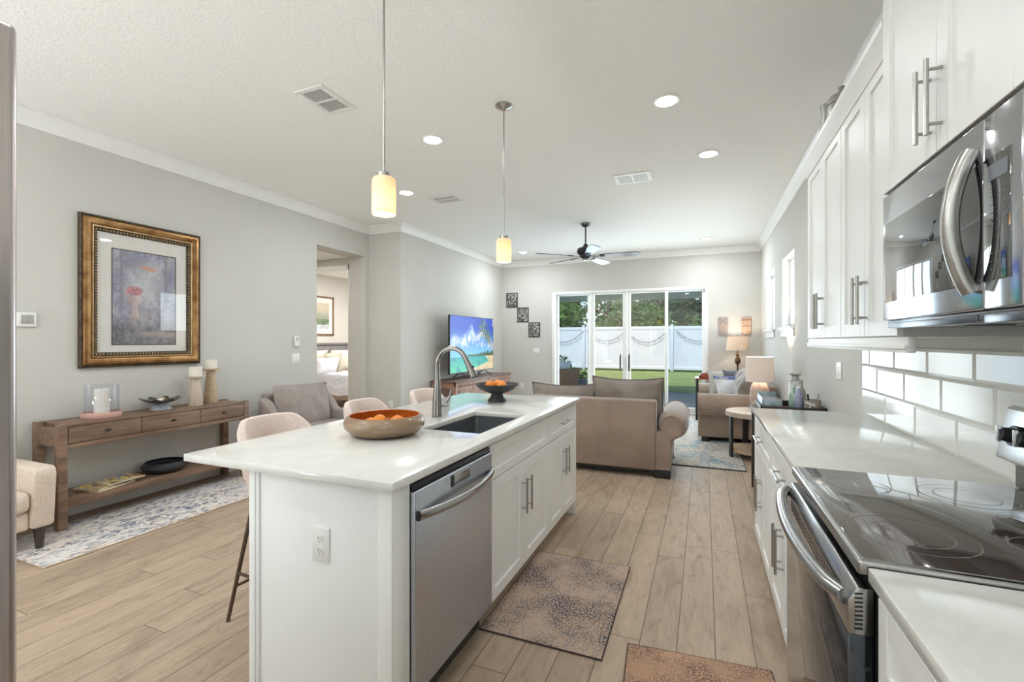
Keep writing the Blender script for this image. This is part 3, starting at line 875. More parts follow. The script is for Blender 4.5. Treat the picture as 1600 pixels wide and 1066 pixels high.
# dishwasher
t = T('dishwasher', 'stainless steel dishwasher with a bowed handle, built into the island', 'dishwasher', (-1.2, 1.645, 0))
b = B(); b.box(-1.50, -0.955, 1.34, 1.965, 0.10, 0.88); b.box(-1.5, -1.0, 1.36, 1.95, 0.005, 0.10); t.part('body', b, M['black'])
b = B(); b.box(-0.955, -0.912, 1.336, 1.962, 0.135, 0.845, 0.006, 3); dr_ = t.part('door', b, M['steel'])
b = B(); b.box(-0.95, -0.925, 1.34, 1.958, 0.847, 0.868, 0.003); t.part('control_strip', b, M['blackmetal'])
b = B(); pts = []
for i in range(13):
    s_ = i / 12; pts.append((-0.906 + 0.046 * math.sin(PI * s_) ** 0.8, 1.352 + 0.597 * s_, 0.760 - 0.004 * math.sin(PI * s_)))
b.tube(pts, 0.017, 14, flat=0.62, up=(0, 0, 1)); build('handle', b, M['steel_h'], dr_, t.off)
b = B(); b.box(-0.916, -0.898, 1.345, 1.353, 0.743, 0.777, 0.003); build('handle_cap', b, M['black'], dr_, t.off)
b = B(); b.box(-0.914, -0.9085, 1.600, 1.735, 0.792, 0.832, 0.004, 3); bd = build('badge', b, M['steel_h'], dr_, t.off)
b = B(); b.box(-0.914, -0.907, 1.582, 1.602, 0.790, 0.834, 0.003); build('badge_end', b, M['black'], dr_, t.off)
b = B(); b.box(-0.985, -0.975, 1.345, 1.955, 0.02, 0.125); t.part('kick_plate', b, M['blackmetal'])

M['slot'] = pm('outlet_slot', srgb(128, 128, 124), srgb(118, 118, 114), 20, rough=.6)
# power outlet on the island end
def outlet(name, org, ax, nrm, label, kindname='outlet', w_=0.075, h_=0.118, deco=0):
    """wall plate centred at org, width along ax, standing out along nrm"""
    U, Nn = Vector(ax), Vector(nrm)
    Mx = Matrix(((U.x, Nn.x, 0, org[0]), (U.y, Nn.y, 0, org[1]), (U.z, Nn.z, 1, org[2]), (0, 0, 0, 1)))
    t = T(name, label, kindname, org)
    q = B(); q.box(-w_ / 2, w_ / 2, 0.0005, 0.006, -h_ / 2, h_ / 2, 0.003); q.move(Mx); t.part('plate', q, M['white_p'])
    if deco:
        for i in range(deco):
            cx_ = (i - (deco - 1) / 2) * 0.046
            q = B(); q.box(cx_ - .017, cx_ + .017, .005, .0085, -.034, .034, .002); q.move(Mx); t.part('rocker', q, M['white_p'])
    else:
        for s in (-1, 1):
            q = B(); q.lathe([(0, .0085), (.015, .0085), (.017, .005)], 0, 0, 0, 20, 'y'); q.move(Mx @ tr(0, 0, s * .021)); sk = t.part('socket', q, M['white_p'])
            q = B(); q.box(-.007, -.005, .008, .009, -.004, .006); q.box(.005, .007, .008, .009, -.004, .006); q.box(-.002, .002, .008, .009, -.012, -.008); q.move(Mx @ tr(0, 0, s * .021)); build('slot', q, M['slot'], sk, t.off)
    return t
outlet('power_outlet', (-1.228, 1.236, 0.658), (1, 0, 0), (0, -1, 0), 'white power outlet on the end panel of the island')

# ---- right side, base cabinets
CXF = 0.31
base_unit('white base cabinet at the living room end of the right counter', CXF, -1, 0.905, 2.665, 3.462, 1, 2, 0.47, dl=0.2)
base_unit('white base cabinet directly beyond the range', CXF, -1, 0.905, 1.885, 2.662, 1, 2, 0.47, dl=0.2)
base_unit('white base cabinet on the near side of the range, under the near counter', CXF, -1, 0.905, 0.33, 1.098, 1, 2, 0.47, dl=0.2)

# ---- range
t = T('range', 'black and stainless electric range with a glass cooktop', 'range', (0.58, 1.5, 0))
RY0, RY1 = 1.122, 1.878
b = B(); b.box(0.315, 0.85, RY0 + .004, RY1 - .004, 0.02, 0.895); b.box(0.33, 0.83, RY0 + .03, RY1 - .03, 0, 0.03); t.part('body', b, M['black'])
b = B(); b.box(0.284, 0.856, RY0, RY1, 0.893, 0.924, 0.007, 3); t.part('cooktop_rim', b, M['steel_h'])
b = B(); b.box(0.296, 0.845, RY0 + .010, RY1 - .010, 0.920, 0.9262, 0.002); ct = t.part('cooktop', b, M['cooktop'])
M['ring'] = pm('burner_print', srgb(132, 124, 120), srgb(124, 116, 112), 30, rough=0.3)
def ring(cx_, cy_, r_, w__=0.0012):
    q = B(); n = 48; vs = []
    for rr in (r_ - w__, r_ + w__):
        for i in range(n): vs.append((cx_ + rr * math.cos(2 * PI * i / n), cy_ + rr * math.sin(2 * PI * i / n), 0.9266))
    q.add(vs, [(i, (i + 1) % n, n + (i + 1) % n, n + i) for i in range(n)])
    return q
for cx_, cy_, rs in ((0.43, 1.31, (0.115, 0.075)), (0.43, 1.70, (0.078,)), (0.68, 1.31, (0.078,)), (0.68, 1.69, (0.105, 0.07)), (0.70, 1.5, (0.04,))):
    for r_ in rs: build('burner_ring', ring(cx_, cy_, r_), M['ring'], ct, t.off)
# oven door: steel band with vents on top, black glass below
b = B(); b.prism([(0.268, 0.772), (0.268, 0.838), (0.284, 0.868), (0.312, 0.868), (0.312, 0.772)], 'y', RY0 + .002, RY1 - .002)
bmesh.ops.recalc_face_normals(b.bm, faces=b.bm.faces)
bmesh.ops.bevel(b.bm, geom=b.bm.edges[:], offset=0.003, segments=2, profile=0.5, affect='EDGES')
od = t.part('oven_door', b, M['steel_h'])
q = B()
for rI in range(3):
    for i in range(15):
        y = RY0 + 0.12 + i * 0.037
        z = 0.801 + rI * 0.012
        q.box(0.2672, 0.2695, y, y + 0.026, z, z + 0.0055)
build('vent', q, M['black'], od, t.off)
q = B()
for i in range(9): q.prism([(0.279, 0.783 + i * .0088), (0.293, 0.785 + i * .0088), (0.293, 0.788 + i * .0088), (0.279, 0.786 + i * .0088)], 'y', RY0 + .0005, RY0 + .003)
build('side_vent', q, M['black'], od, t.off)
b = B(); b.box(0.268, 0.312, RY0 + .006, RY1 - .006, 0.185, 0.771, 0.003); build('door_glass', b, M['oven_glass'], od, t.off)
b = B(); pts = []
for i in range(17):
    s_ = i / 16; pts.append((0.266 - 0.046 * math.sin(PI * s_) ** 0.55, RY0 + 0.012 + (RY1 - RY0 - 0.024) * s_, 0.842 - 0.006 * math.sin(PI * s_)))
b.tube(pts, 0.0165, 14); build('handle', b, M['steel_h'], od, t.off)
b = B(); b.box(0.272, 0.312, RY0 + .004, RY1 - .004, 0.035, 0.178, 0.004); t.part('warming_drawer', b, M['steel_h'])
# back guard with knobs
b = B(); b.prism([(0.868, 0.92), (0.868, 0.988), (0.822, 1.012), (0.850, 1.160), (0.862, 1.168), (0.898, 1.168), (0.902, 0.92)], 'y', RY0 + .002, RY1 - .001)
bmesh.ops.recalc_face_normals(b.bm, faces=b.bm.faces)
bmesh.ops.bevel(b.bm, geom=b.bm.edges[:], offset=0.004, segments=2, profile=0.5, affect='EDGES')
bgd = t.part('back_guard', b, M['steel_h'])
for y in (1.80, 1.72, 1.28, 1.20):
    q = B(); q.tube([(0.836, y, 1.085), (0.826, y, 1.087)], [.030, .030], 22); kb = build('knob', q, M['black'], bgd, t.off)
    q = B(); q.tube([(0.826, y, 1.087), (0.800, y, 1.092)], [.022, .019], 20); build('knob_grip', q, M['blackmetal'], kb, t.off)
    q = B(); q.box(0.792, 0.801, y - .005, y + .005, 1.068, 1.115, .002); build('knob_blade', q, M['chrome'], kb, t.off)
q = B(); q.prism([(0.832, 1.05), (0.844, 1.13), (0.85, 1.13), (0.838, 1.05)], 'y', 1.36, 1.64); build('display', q, M['glass_black'], bgd, t.off)

# ---- tiled backsplash, bevelled tiles on a grouted ground
b = B(); b.mi = 1; b.box(0.9065, 0.9148, -1.2, 3.476, 0.915, 1.327); b.mi = 0
for (z0, z1, j0) in ((0.915, 1.063, 3.077), (1.063, 1.212, 3.204), (1.212, 1.327, 3.333)):
    edges = [3.476]; y = j0
    while y > -1.2: edges.append(y); y -= 0.383
    edges.append(-1.2)
    for a, c in zip(edges[1:], edges[:-1]):
        if c - a < 0.01: continue
        g, be = 0.0012, 0.013
        o = [(0.9062, a + g, z0 + g), (0.9062, c - g, z0 + g), (0.9062, c - g, z1 - g), (0.9062, a + g, z1 - g)]
        i_ = [(0.9005, a + be, z0 + be), (0.9005, c - be, z0 + be), (0.9005, c - be, z1 - be), (0.9005, a + be, z1 - be)]
        b.add(o + i_, [(4, 5, 6, 7)] + [(k_, (k_ + 1) % 4, 4 + (k_ + 1) % 4, 4 + k_) for k_ in range(4)])
o = build('backsplash', b, [M['tile'], M['grout']], None, (0, 0, 0), sharp=0.1)
tag(o, 'glossy white subway tile backsplash above the right counter', 'backsplash')
b = B(); b.box(0.890, 0.914, -1.2, 1.884, 1.327, 1.352, 0.003); b.box(0.898, 0.914, -1.2, 1.884, 1.352, 1.40, 0.003); struct('trim_7', b, M['trim'])

# ---- upper cabinets
UX = 0.585
def upper(label, xf, y0, y1, z0, z1, hz, hl, split=None, group=None):
    t = T('upper_cabinet', label, 'cabinet', ((xf + 0.914) / 2, (y0 + y1) / 2, z0), group=group)
    b = B(); b.box(xf + 0.019, 0.914, y0 + .001, y1 - .001, z0, z1, 0.001, 1); t.part('carcass', b, M['cab'])
    m = split or (y0 + y1) / 2
    for i, (a, c) in enumerate(((y0 + .003, m - .0015), (m + .0015, y1 - .003))):
        d = t.part('door', shaker(B(), xf, -1, a, c, z0 + .004, z1 - .004), M['cab'])
        pull(d, t.off, xf, -1, (c - .030) if i == 0 else (a + .030), hz, hl)
    return t
upper('white double door wall cabinet at the far end of the upper row', UX, 2.567, 3.310, 1.375, 2.372, 1.522, 0.19)
upper('white double door wall cabinet between the microwave and the end wall cabinet', UX, 1.887, 2.564, 1.375, 2.372, 1.522, 0.19)
upper('tall white cabinet directly above the microwave', 0.545, 1.122, 1.885, 1.838, 2.72, 1.972, 0.19, split=1.500)
# light rail and crown of the upper row
b = B()
for (d, z0, z1) in ((0.0, 1.345, 1.375), (0.010, 1.335, 1.349), (0.004, 1.325, 1.338)):
    b.box(UX - d, UX + 0.02, 1.80 if d < 0.02 else 1.8, 3.312 + d, z0, z1, 0.003); b.box(UX - d, 0.914, 3.292, 3.312 + d, z0, z1, 0.003)
struct('trim_8', b, M['cab'])
b = B()
pf = [(0.0, 2.352), (0.006, 2.352), (0.010, 2.368), (0.034, 2.402), (0.040, 2.408), (0.042, 2.425), (-0.02, 2.425), (-0.02, 2.372), (0.0, 2.372)]
b.prism([(UX - d, z) for d, z in pf], 'y', 1.887, 3.311)
m = len(pf)
vs = [(UX - max(d, -.02), 3.311 + d, z) for d, z in pf] + [(0.914, 3.311 + d, z) for d, z in pf]
b.add(vs, [(i, (i + 1) % m, m + (i + 1) % m, m + i) for i in range(m)] + [tuple(range(m)), tuple(range(2 * m - 1, m - 1, -1))])
vs = [(UX - d, 3.311, z) for d, z in pf] + [(UX - d, 3.311 + d, z) for d, z in pf]
b.add(vs, [(i, (i + 1) % m, m + (i + 1) % m, m + i) for i in range(m)])
struct('trim_9', b, M['cab'])

# ---- microwave
t = T('microwave', 'stainless over-the-range microwave with a tall bowed handle', 'microwave', (0.73, 1.5, 1.41))
MY0, MY1, MS, MZ0, MZ1 = 1.124, 1.882, 1.284, 1.428, 1.832
b = B(); b.box(0.575, 0.905, MY0, MY1, MZ0, MZ1, 0.003); t.part('body', b, M['dark_steel'])
b = B(); b.box(0.545, 0.578, MS + .001, MY1, MZ0, MZ1, 0.004, 3); md = t.part('door', b, M['mw_steel'])
b = B(); b.box(0.5435, 0.550, MS + .001, 1.857, 1.486, 1.740, 0.0012); build('door_window', b, M['glass_black'], md, t.off)
b = B(); pts = []
for i in range(17):
    s_ = i / 16; pts.append((0.538 - 0.036 * math.sin(PI * s_) ** 0.8, 1.318, 1.468 + 0.306 * s_))
b.tube(pts, 0.0165, 14, flat=1.0); build('handle', b, M['nickel'], md, t.off)
b = B(); b.box(0.545, 0.578, MY0 + .03, MS - .001, MZ0, MZ1, 0.004, 3); b.tube([(0.560, MY0 + .018, MZ0), (0.560, MY0 + .018, MZ1)], 0.018, 16); pnl = t.part('control_panel', b, M['mw_steel'])
b = B(); b.box(0.5435, 0.550, 1.188, MS - .001, 1.486, 1.740, 0.0012); build('panel_glass', b, M['glass_black'], pnl, t.off)
b = B(); b.box(0.5425, 0.5436, 1.196, 1.262, 1.690, 1.722); build('display', b, pm('lcd_grey', srgb(120, 124, 132), srgb(112, 116, 124), 10, rough=0.2), pnl, t.off)
b = B(); rr = random.Random(2)
for r_ in range(11):
    for c_ in range(3):
        y = 1.252 - c_ * 0.023; z = 1.672 - r_ * 0.0165
        L = rr.choice((0.005, 0.006, 0.008))
        b.box(0.5428, 0.5434, y - L / 2, y + L / 2, z, z + 0.002)
build('key_marks', b, M['mark'], pnl, t.off)
b = B(); b.box(0.555, 0.895, MY0 + .01, MY1 - .01, 1.404, 1.428, 0.003); b.box(0.552, 0.60, MY0 + .02, 1.30, 1.400, 1.42, 0.002); b.box(0.552, 0.60, 1.33, MY1 - .06, 1.402, 1.42, 0.002); t.part('vent_base', b, M['dark_steel'])
b = B(); b.box(0.62, 0.72, 1.2, 1.45, 1.4015, 1.405); b.box(0.62, 0.72, 1.55, 1.8, 1.4015, 1.405); t.part('grease_filter', b, M['black'])

# ---- jars on top of the upper cabinets
M['pewter'] = pm('pewter', srgb(178, 176, 171), srgb(150, 148, 143), 6, rough=0.4, metal=0.25)
def tall(dx, dy, k_): return tr(dx, dy, 2.373) @ Matrix.Diagonal((1, 1, k_, 1)) @ tr(0, 0, -2.373)
PM, CM = tall(0.060, 0.265, 1.36), tall(0.062, 0.26, 1.52)
t = T('pitcher', 'grey pitcher with a loop handle on top of the wall cabinets', 'pitcher', (0.685, 3.235, 2.372))
b = B(); b.lathe([(0, 0), (.045, 0), (.062, .05), (.064, .11), (.05, .19), (.045, .235), (.055, .275), (.05, .275), (.04, .235), (.045, .19), (0, .18)], 0.625, 2.97, 2.373, 28); b.move(PM); t.part('body', b, M['pewter'])
b = B(); b.tube([(0.625, 3.02, 2.625), (0.62, 3.06, 2.645), (0.62, 3.095, 2.60), (0.62, 3.08, 2.53), (0.625, 3.03, 2.48)], 0.009, 8); b.move(PM); t.part('handle', b, M['pewter'])
t = T('canister', 'round grey lidded canister on top of the wall cabinets beside the pitcher', 'canister', (0.69, 3.02, 2.372))
b = B(); b.lathe([(0, 0), (.06, 0), (.066, .02), (.066, .17), (.062, .185), (0, .185)], 0.628, 2.76, 2.373, 28); b.move(CM); t.part('body', b, M['pewter'])
b = B(); b.lathe([(.068, 0), (.068, .012), (.05, .03), (.016, .042), (.012, .05), (.018, .06), (0, .066)], 0.628, 2.76, 2.558, 28); b.move(CM); t.part('lid', b, M['pewter'])

# ---- refrigerator, at the picture's left edge
t = T('refrigerator', 'stainless steel refrigerator, only its door edge showing at the far left', 'refrigerator', (-1.2, -0.16, 0))
b = B(); b.box(-1.60, -0.862, -0.62, 0.295, 0.02, 1.745, 0.006); b.box(-1.58, -0.88, -0.6, 0.28, 0, 0.03); t.part('body', b, M['dark_steel'])
b = B(); b.box(-0.858, -0.80, -0.158, 0.304, 0.72, 1.762, 0.010, 4); d1 = t.part('door', b, M['steel_f'])
b = B(); b.box(-0.858, -0.80, -0.62, -0.163, 0.72, 1.762, 0.016, 4); d2 = t.part('door', b, M['steel_f'])
b = B(); b.box(-0.858, -0.80, -0.62, 0.304, 0.06, 0.714, 0.010, 4); d3 = t.part('freezer_drawer', b, M['steel_f'])
for d_, y in ((d1, -0.115), (d2, -0.205)):
    b = B(); b.tube([(-0.80, y, 0.86), (-0.752, y, 0.89), (-0.752, y, 1.55), (-0.80, y, 1.58)], 0.011, 10); build('handle', b, M['steel_h'], d_, t.off)
b = B(); b.tube([(-0.80, -0.52, 0.65), (-0.752, -0.50, 0.65), (-0.752, 0.17, 0.65), (-0.80, 0.19, 0.65)], 0.011, 10); build('handle', b, M['steel_h'], d3, t.off)

# ---- mats
def mat_(x, y, wx, wy, rz, m, label):
    t = T('kitchen_mat', label, 'rug', (x, y, 0), rz, local=True)
    b = B(); b.box(-wx / 2, wx / 2, -wy / 2, wy / 2, 0.0005, 0.008, 0.003); t.part('pile', b, m)
    b = B(); e = 0.004
    b.tube([(-wx / 2, -wy / 2, e), (wx / 2, -wy / 2, e), (wx / 2, wy / 2, e), (-wx / 2, wy / 2, e)], 0.0045, 6, closed=True)
    t.part('binding', b, pm('mat_binding', srgb(84, 70, 66), srgb(70, 58, 56), 40, rough=0.9))
mat_(-0.695, 2.40, 0.575, 0.87, 0.5, M['mat'], 'faded blue and brown kitchen mat in front of the sink cabinet')
mat_(0.005, 1.70, 0.57, 0.89, 4.5, M['mat2'], 'faded rust coloured kitchen mat in front of the range')

# ---- fruit bowls
M['orange'] = pm('orange_peel', srgb(240, 150, 48), srgb(226, 128, 32), 30, rough=0.5, bump=0.25, bscale=260)
M['bowl_out'] = pm('bowl_glaze', srgb(150, 124, 98), srgb(124, 100, 78), 5, (1, 1, 4), 0.28, coat=0.3)
M['bowl_in'] = pm('orange_glaze', srgb(190, 106, 42), srgb(170, 88, 32), 5, (1, 1, 6), 0.25)
def fruit(x, y, z, r, label, g):
    t = T('orange', label, 'orange', (x, y, z - r), group=g)
    q = B(); q.ball((x, y, z), r, (1, 1, .93), 20); t.part('peel', q, M['orange'])
    q = B(); q.lathe([(0, .003), (.003, .002), (.005, 0)], x, y, z + r * .93 - .001, 8); t.part('stem', q, M['wood_lt'])
t = T('fruit_bowl', 'wide brown glazed bowl with an orange inside, in front of the faucet', 'bowl', (-1.42, 1.83, 0.915))
b = B(); b.lathe([(0, 0), (.125, 0), (.160, .012), (.186, .038), (.190, .062), (.180, .085), (.166, .094), (.1645, .093)], -1.42, 1.83, 0.9155, 56, caps=False); t.part('body', b, M['bowl_out'])
b = B(); b.lathe([(.166, .0935), (.160, .092), (.174, .070), (.176, .050), (.160, .026), (.12, .014), (0, .012)], -1.42, 1.83, 0.9155, 56, caps=False); t.part('inner_glaze', b, M['bowl_in'])
g = 'oranges in the brown bowl'
for (dx, dy, l_) in ((-.055, -.035, 'orange on the window side'), (.06, -.01, 'orange nearest the sink'), (.02, .07, 'orange behind the others'), (-.075, .055, 'orange by the stools\' side'), (.03, -.085, 'front orange')):
    fruit(-1.42 + dx, 1.83 + dy, 0.9155 + .014 + .033, .035, l_ + ' inside the brown glazed bowl', g)
M['matte_black'] = pm('matte_black_ceramic', (0.020, 0.021, 0.024, 1), (0.030, 0.031, 0.034, 1), 12, rough=0.5)
t = T('pedestal_bowl', 'black footed bowl holding oranges at the far end of the island', 'bowl', (-1.42, 3.14, 0.915))
b = B(); b.lathe([(0, 0), (.068, 0), (.070, .006), (.066, .016), (.052, .030), (.044, .05), (.044, .058), (.075, .068), (.125, .088), (.158, .118), (.163, .130), (.158, .130), (.150, .118), (.12, .096), (.07, .078), (0, .072)], -1.42, 3.14, 0.9155, 56); t.part('body', b, M['matte_black'])
g = 'oranges in the black footed bowl'
for (dx, dy, l_) in ((-.045, -.03, 'orange toward the stools'), (.03, .015, 'orange in the middle'), (.06, -.055, 'orange toward the sink'), (-.02, .06, 'orange at the back')):
    fruit(-1.42 + dx, 3.14 + dy, 0.9155 + .085 + .034, .036, l_ + ' in the black footed bowl', g)
# ---------------------------------------------------------------- left side: console, picture, chairs, stools
def sm(a, b_, x):
    t = min(1, max(0, (x - a) / (b_ - a))); return t * t * (3 - 2 * t)
def lin(r, g, b_): return srgb(r, g, b_)[:3]
def lerp(a, b_, t): return tuple(x + (y - x) * t for x, y in zip(a, b_))
def fb(x, y, z=0.0, o=4):
    s, a, f_ = 0.0, 0.5, 1.0
    for _ in range(o):
        s += a * noise.noise(Vector((x * f_, y * f_, z + f_))); a *= 0.5; f_ *= 2
    return s

# runner rug
t = T('runner_rug', 'long cream and grey blue runner rug under the console table', 'rug', (-4.02, 3.0, 0))
b = B(); b.box(-4.395, -3.64, 1.485, 4.45, 0.0005, 0.009, 0.003); t.part('pile', b, M['runner'])
b = B(); b.tube([(-4.395, 1.485, .005), (-3.64, 1.485, .005), (-3.64, 4.45, .005), (-4.395, 4.45, .005)], .005, 6, closed=True); t.part('binding', b, pm('runner_binding', srgb(196, 174, 148), srgb(180, 158, 132), 40, rough=0.9))

# console table
t = T('console_table', 'long brown wooden console table with three drawers against the left wall', 'table', (-4.4, 2.55, 0))
Wd = M['wood_c']
CX0, CX1, CY0, CY1 = -4.57, -4.22, 1.803, 3.292
b = B(); b.box(CX0, CX1 + .001, CY0 + .054, CY1 - .054, 0.742, 0.762, 0.003); t.part('tabletop', b, Wd)
for x in (CX0, CX1 - .054):
    for y in (CY0, CY1 - .054):
        b = B(); b.box(x, x + .054, y, y + .054, 0.009 if x > -4.4 else 0.0, 0.765, 0.003); t.part('leg', b, Wd)
b = B(); b.box(CX0 + .01, CX1 - .022, CY0 + .054, CY1 - .054, 0.60, 0.742); b.box(CX0 + .054, CX1 - .054, CY0 + .008, CY0 + .03, 0.605, 0.735); b.box(CX0 + .054, CX1 - .054, CY1 - .03, CY1 - .008, 0.605, 0.735)
b.box(CX1 - .03, CX1, CY0 + .054, CY1 - .054, 0.585, 0.617, 0.002); t.part('case', b, Wd)
ys = [CY0 + .056, 2.333, 2.810, CY1 - .056]
for i in range(3):
    b = B(); b.box(CX1 - .022, CX1 - .001, ys[i] + .003, ys[i + 1] - .003, 0.622, 0.739, 0.0015); d = t.part('drawer_front', b, Wd)
    yc = (ys[i] + ys[i + 1]) / 2
    b = B(); b.ball((CX1 + .014, yc, 0.683), .016, (.55, 1.35, .62), 14); b.tube([(CX1 - .002, yc, .683), (CX1 + .01, yc, .683)], .006, 8); build('drawer_pull', b, M['black'], d, t.off)
b = B(); b.box(CX0, CX1 - .004, CY0 + .01, CY1 - .01, 0.160, 0.212, 0.003); t.part('shelf', b, Wd)

# things on the console
M['candle'] = pm('candle_wax', srgb(238, 232, 222), srgb(232, 225, 214), 6, rough=0.6)
M['pink'] = pm('pink_clay', srgb(214, 172, 158), srgb(200, 156, 142), 8, rough=0.6)
ox, oy = -4.40, 2.148
t = T('candle_hurricane', 'glass hurricane candle holder on a pink base, standing on the console table', 'candle holder', (ox, oy, .762))
b = B(); b.lathe([(0, 0), (.121, 0), (.125, .008), (.125, .034), (.121, .042), (.112, .042), (.110, .03), (0, .03)], ox, oy, .7625, 40); t.part('base', b, M['pink'])
b = B(); b.lathe([(.107, 0), (.107, .225), (.1035, .225), (.1035, .002)], ox, oy, .793, 40); t.part('glass_cylinder', b, M['clear'])
b = B(); b.lathe([(0, 0), (.048, 0), (.049, .185), (.045, .190), (0, .187)], ox, oy, .7935, 32); cd = t.part('candle', b, M['candle'])
b = B(); b.cyl((ox, oy, .979), (ox, oy, .99), .0015, n=6); build('wick', b, M['black'], cd, t.off)
ox, oy = -4.41, 2.585
t = T('footed_dish', 'small dark shell dish on a grey foot in the middle of the console table', 'dish', (ox, oy, .762))
M['shell'] = pm('dark_shell', srgb(92, 86, 76), srgb(58, 54, 48), 24, rough=0.4, metal=0.3)
b = B(); b.lathe([(0, 0), (.080, 0), (.072, .025), (.056, .045), (.050, .055), (0, .055)], ox, oy, .7625, 28); t.part('foot', b, pm('grey_marble', srgb(176, 176, 180), srgb(146, 148, 154), 22, rough=0.35))
b = B()
n = 40; prof = [(.0, .055), (.065, .059), (.110, .073), (.136, .088), (.132, .092), (.104, .080), (.065, .067), (0, .063)]
vs = []
for r_, z in prof:
    for k_ in range(n):
        a = 2 * PI * k_ / n; q = 1 + 0.10 * math.cos(8 * a) * (r_ / .1) ** 2
        vs.append((ox + r_ * q * math.cos(a), oy + r_ * q * math.sin(a), .7625 + z + .006 * math.cos(8 * a) * (r_ / .1) ** 2))
fs = []
for i in range(len(prof) - 1):
    for k_ in range(n): fs.append((i * n + k_, i * n + (k_ + 1) % n, (i + 1) * n + (k_ + 1) % n, (i + 1) * n + k_))
v_, f_ = b.add(vs, fs); bmesh.ops.remove_doubles(b.bm, verts=v_, dist=1e-5); t.part('dish', b, M['shell'])
for (dx, dy, l_) in ((.02, -.02, 'cream pebble'), (-.03, .03, 'tan pebble')):
    b = B(); b.ball((ox + dx, oy + dy, .846), .022, (1, 1.2, .7), 12)
    single('pebble', b, M['candle'] if 'cream' in l_ else M['wood_lt'], l_ + ' lying in the small footed dish on the console', 'pebble', 'pebbles in the footed dish')
def candlestick(x, y, h, label):
    t = T('candlestick', label, 'candle holder', (x, y, .762), group='wooden candlesticks on the console')
    b = B(); b.lathe([(0, 0), (.061, 0), (.062, .004), (.050, h * .5), (.037, h - .03), (.040, h - .02), (.074, h - .012), (.076, h), (.072, h + .003), (0, h + .003)], x, y, .7625, 36); t.part('holder', b, M['wood_lt'] if h > .3 else pm('pale_wood', srgb(214, 200, 184), srgb(196, 180, 162), 2, (14, 14, 1.5), .55))
    b = B(); b.lathe([(0, 0), (.053, 0), (.054, .080), (.050, .084), (0, .082)], x, y, .7625 + h + .003, 32); c = t.part('candle', b, M['candle'])
    b = B(); b.cyl((x, y, .7625 + h + .082), (x, y, .7625 + h + .093), .0015, n=6); build('wick', b, M['black'], c, t.off)
candlestick(-4.38, 2.865, .272, 'shorter pale wooden candlestick with a white pillar candle')
candlestick(-4.45, 3.06, .330, 'taller tan wooden candlestick with a white pillar candle')
# shelf: magazines and black bowl
def zine(x, y, z, rz, label, cols, seed, L=.275, W_=.21, th=.010):
    t = T('magazine', label, 'magazine', (x, y, z), rz, group='magazines on the console shelf', local=True)
    b = B(); b.box(-W_ / 2, W_ / 2, -L / 2, L / 2, .0005, th, .001); t.part('pages', b, pm('paper', srgb(226, 214, 190), srgb(206, 190, 160), 60, (1, 1, 30), .8))
    def f_(u, v):
        n_ = fb(u * 3 + seed, v * 4, seed, 3); i = min(len(cols) - 1, max(0, int((n_ * 1.9 + .5) * len(cols))))
        c_ = cols[i]
        return lerp(c_, (.9, .85, .75), .5 * max(0, fb(u * 12, v * 12, seed + 3)))
    b = B(); b.image((-W_ / 2, -L / 2, th + .0006), (W_, 0, 0), (0, L, 0), 26, 34, f_); t.part('cover', b, M.setdefault('print', picture('printed_paper', rough=.35)))
zine(-4.37, 2.16, .212, 14, 'lower magazine of the stack on the console shelf', [lin(170, 130, 60), lin(110, 80, 60), lin(200, 180, 120), lin(220, 200, 160)], 4, .29, .22, .018)
zine(-4.37, 2.14, .2312, 20, 'middle magazine of the stack on the console shelf, with a tan cover', [lin(150, 120, 104), lin(206, 176, 70), lin(190, 160, 120), lin(120, 96, 90)], 9)
zine(-4.36, 2.24, .2430, 8, 'colourful magazine with a yellow spine lying on top of the stack on the console shelf', [lin(60, 56, 60), lin(150, 70, 60), lin(214, 190, 90), lin(210, 200, 190), lin(90, 110, 130)], 14, .27, .2)
ox, oy = -4.40, 2.61
t = T('black_bowl', 'low round black bowl on the lower shelf of the console table', 'bowl', (ox, oy, .212))
b = B(); b.lathe([(0, 0), (.088, 0), (.14, .02), (.168, .05), (.165, .072), (.142, .092), (.136, .090), (.152, .07), (.15, .05), (.116, .028), (0, .016)], ox, oy, .2125, 48); t.part('body', b, M['matte_black'])

# framed picture on the left wall
t = T('framed_picture', 'large garden painting in a wide gold frame above the console table', 'picture', (XL + .02, 2.55, 1.145))
PY0, PY1, PZ0, PZ1 = 2.075, 3.025, 1.145, 2.385
M['gold'] = pm('antique_gold', srgb(176, 136, 88), srgb(132, 94, 56), 9, rough=0.35, metal=0.75)
M['gold_p'] = pm('pale_gold', srgb(206, 178, 138), srgb(176, 146, 104), 12, rough=0.3, metal=0.7)
M['gold_d'] = pm('dark_carved_gold', srgb(96, 78, 56), srgb(50, 42, 34), 40, rough=0.5, metal=0.4)
def frame_ring(bb, y0, y1, z0, z1, prof):
    """mitred frame: prof = (inset, height off the wall)"""
    m = len(prof); vs = []
    for (sy, sz) in ((0, 0), (1, 0), (1, 1), (0, 1)):
        for i_, h_ in prof:
            vs.append((XL + h_, (y0 + i_) if sy == 0 else (y1 - i_), (z0 + i_) if sz == 0 else (z1 - i_)))
    fs = []
    for c_ in range(4):
        for k_ in range(m - 1):
            a = c_ * m + k_; d_ = ((c_ + 1) % 4) * m + k_
            fs.append((a, d_, d_ + 1, a + 1))
    bb.add(vs, fs)
b = B(); frame_ring(b, PY0, PY1, PZ0, PZ1, [(0, .001), (0, .028), (.008, .034), (.016, .034), (.018, .028)]); t.part('outer_edge', b, M['gold_d'])
b = B(); frame_ring(b, PY0, PY1, PZ0, PZ1, [(.018, .028), (.026, .042), (.045, .046), (.062, .038), (.078, .026)]); t.part('moulding', b, M['gold'])
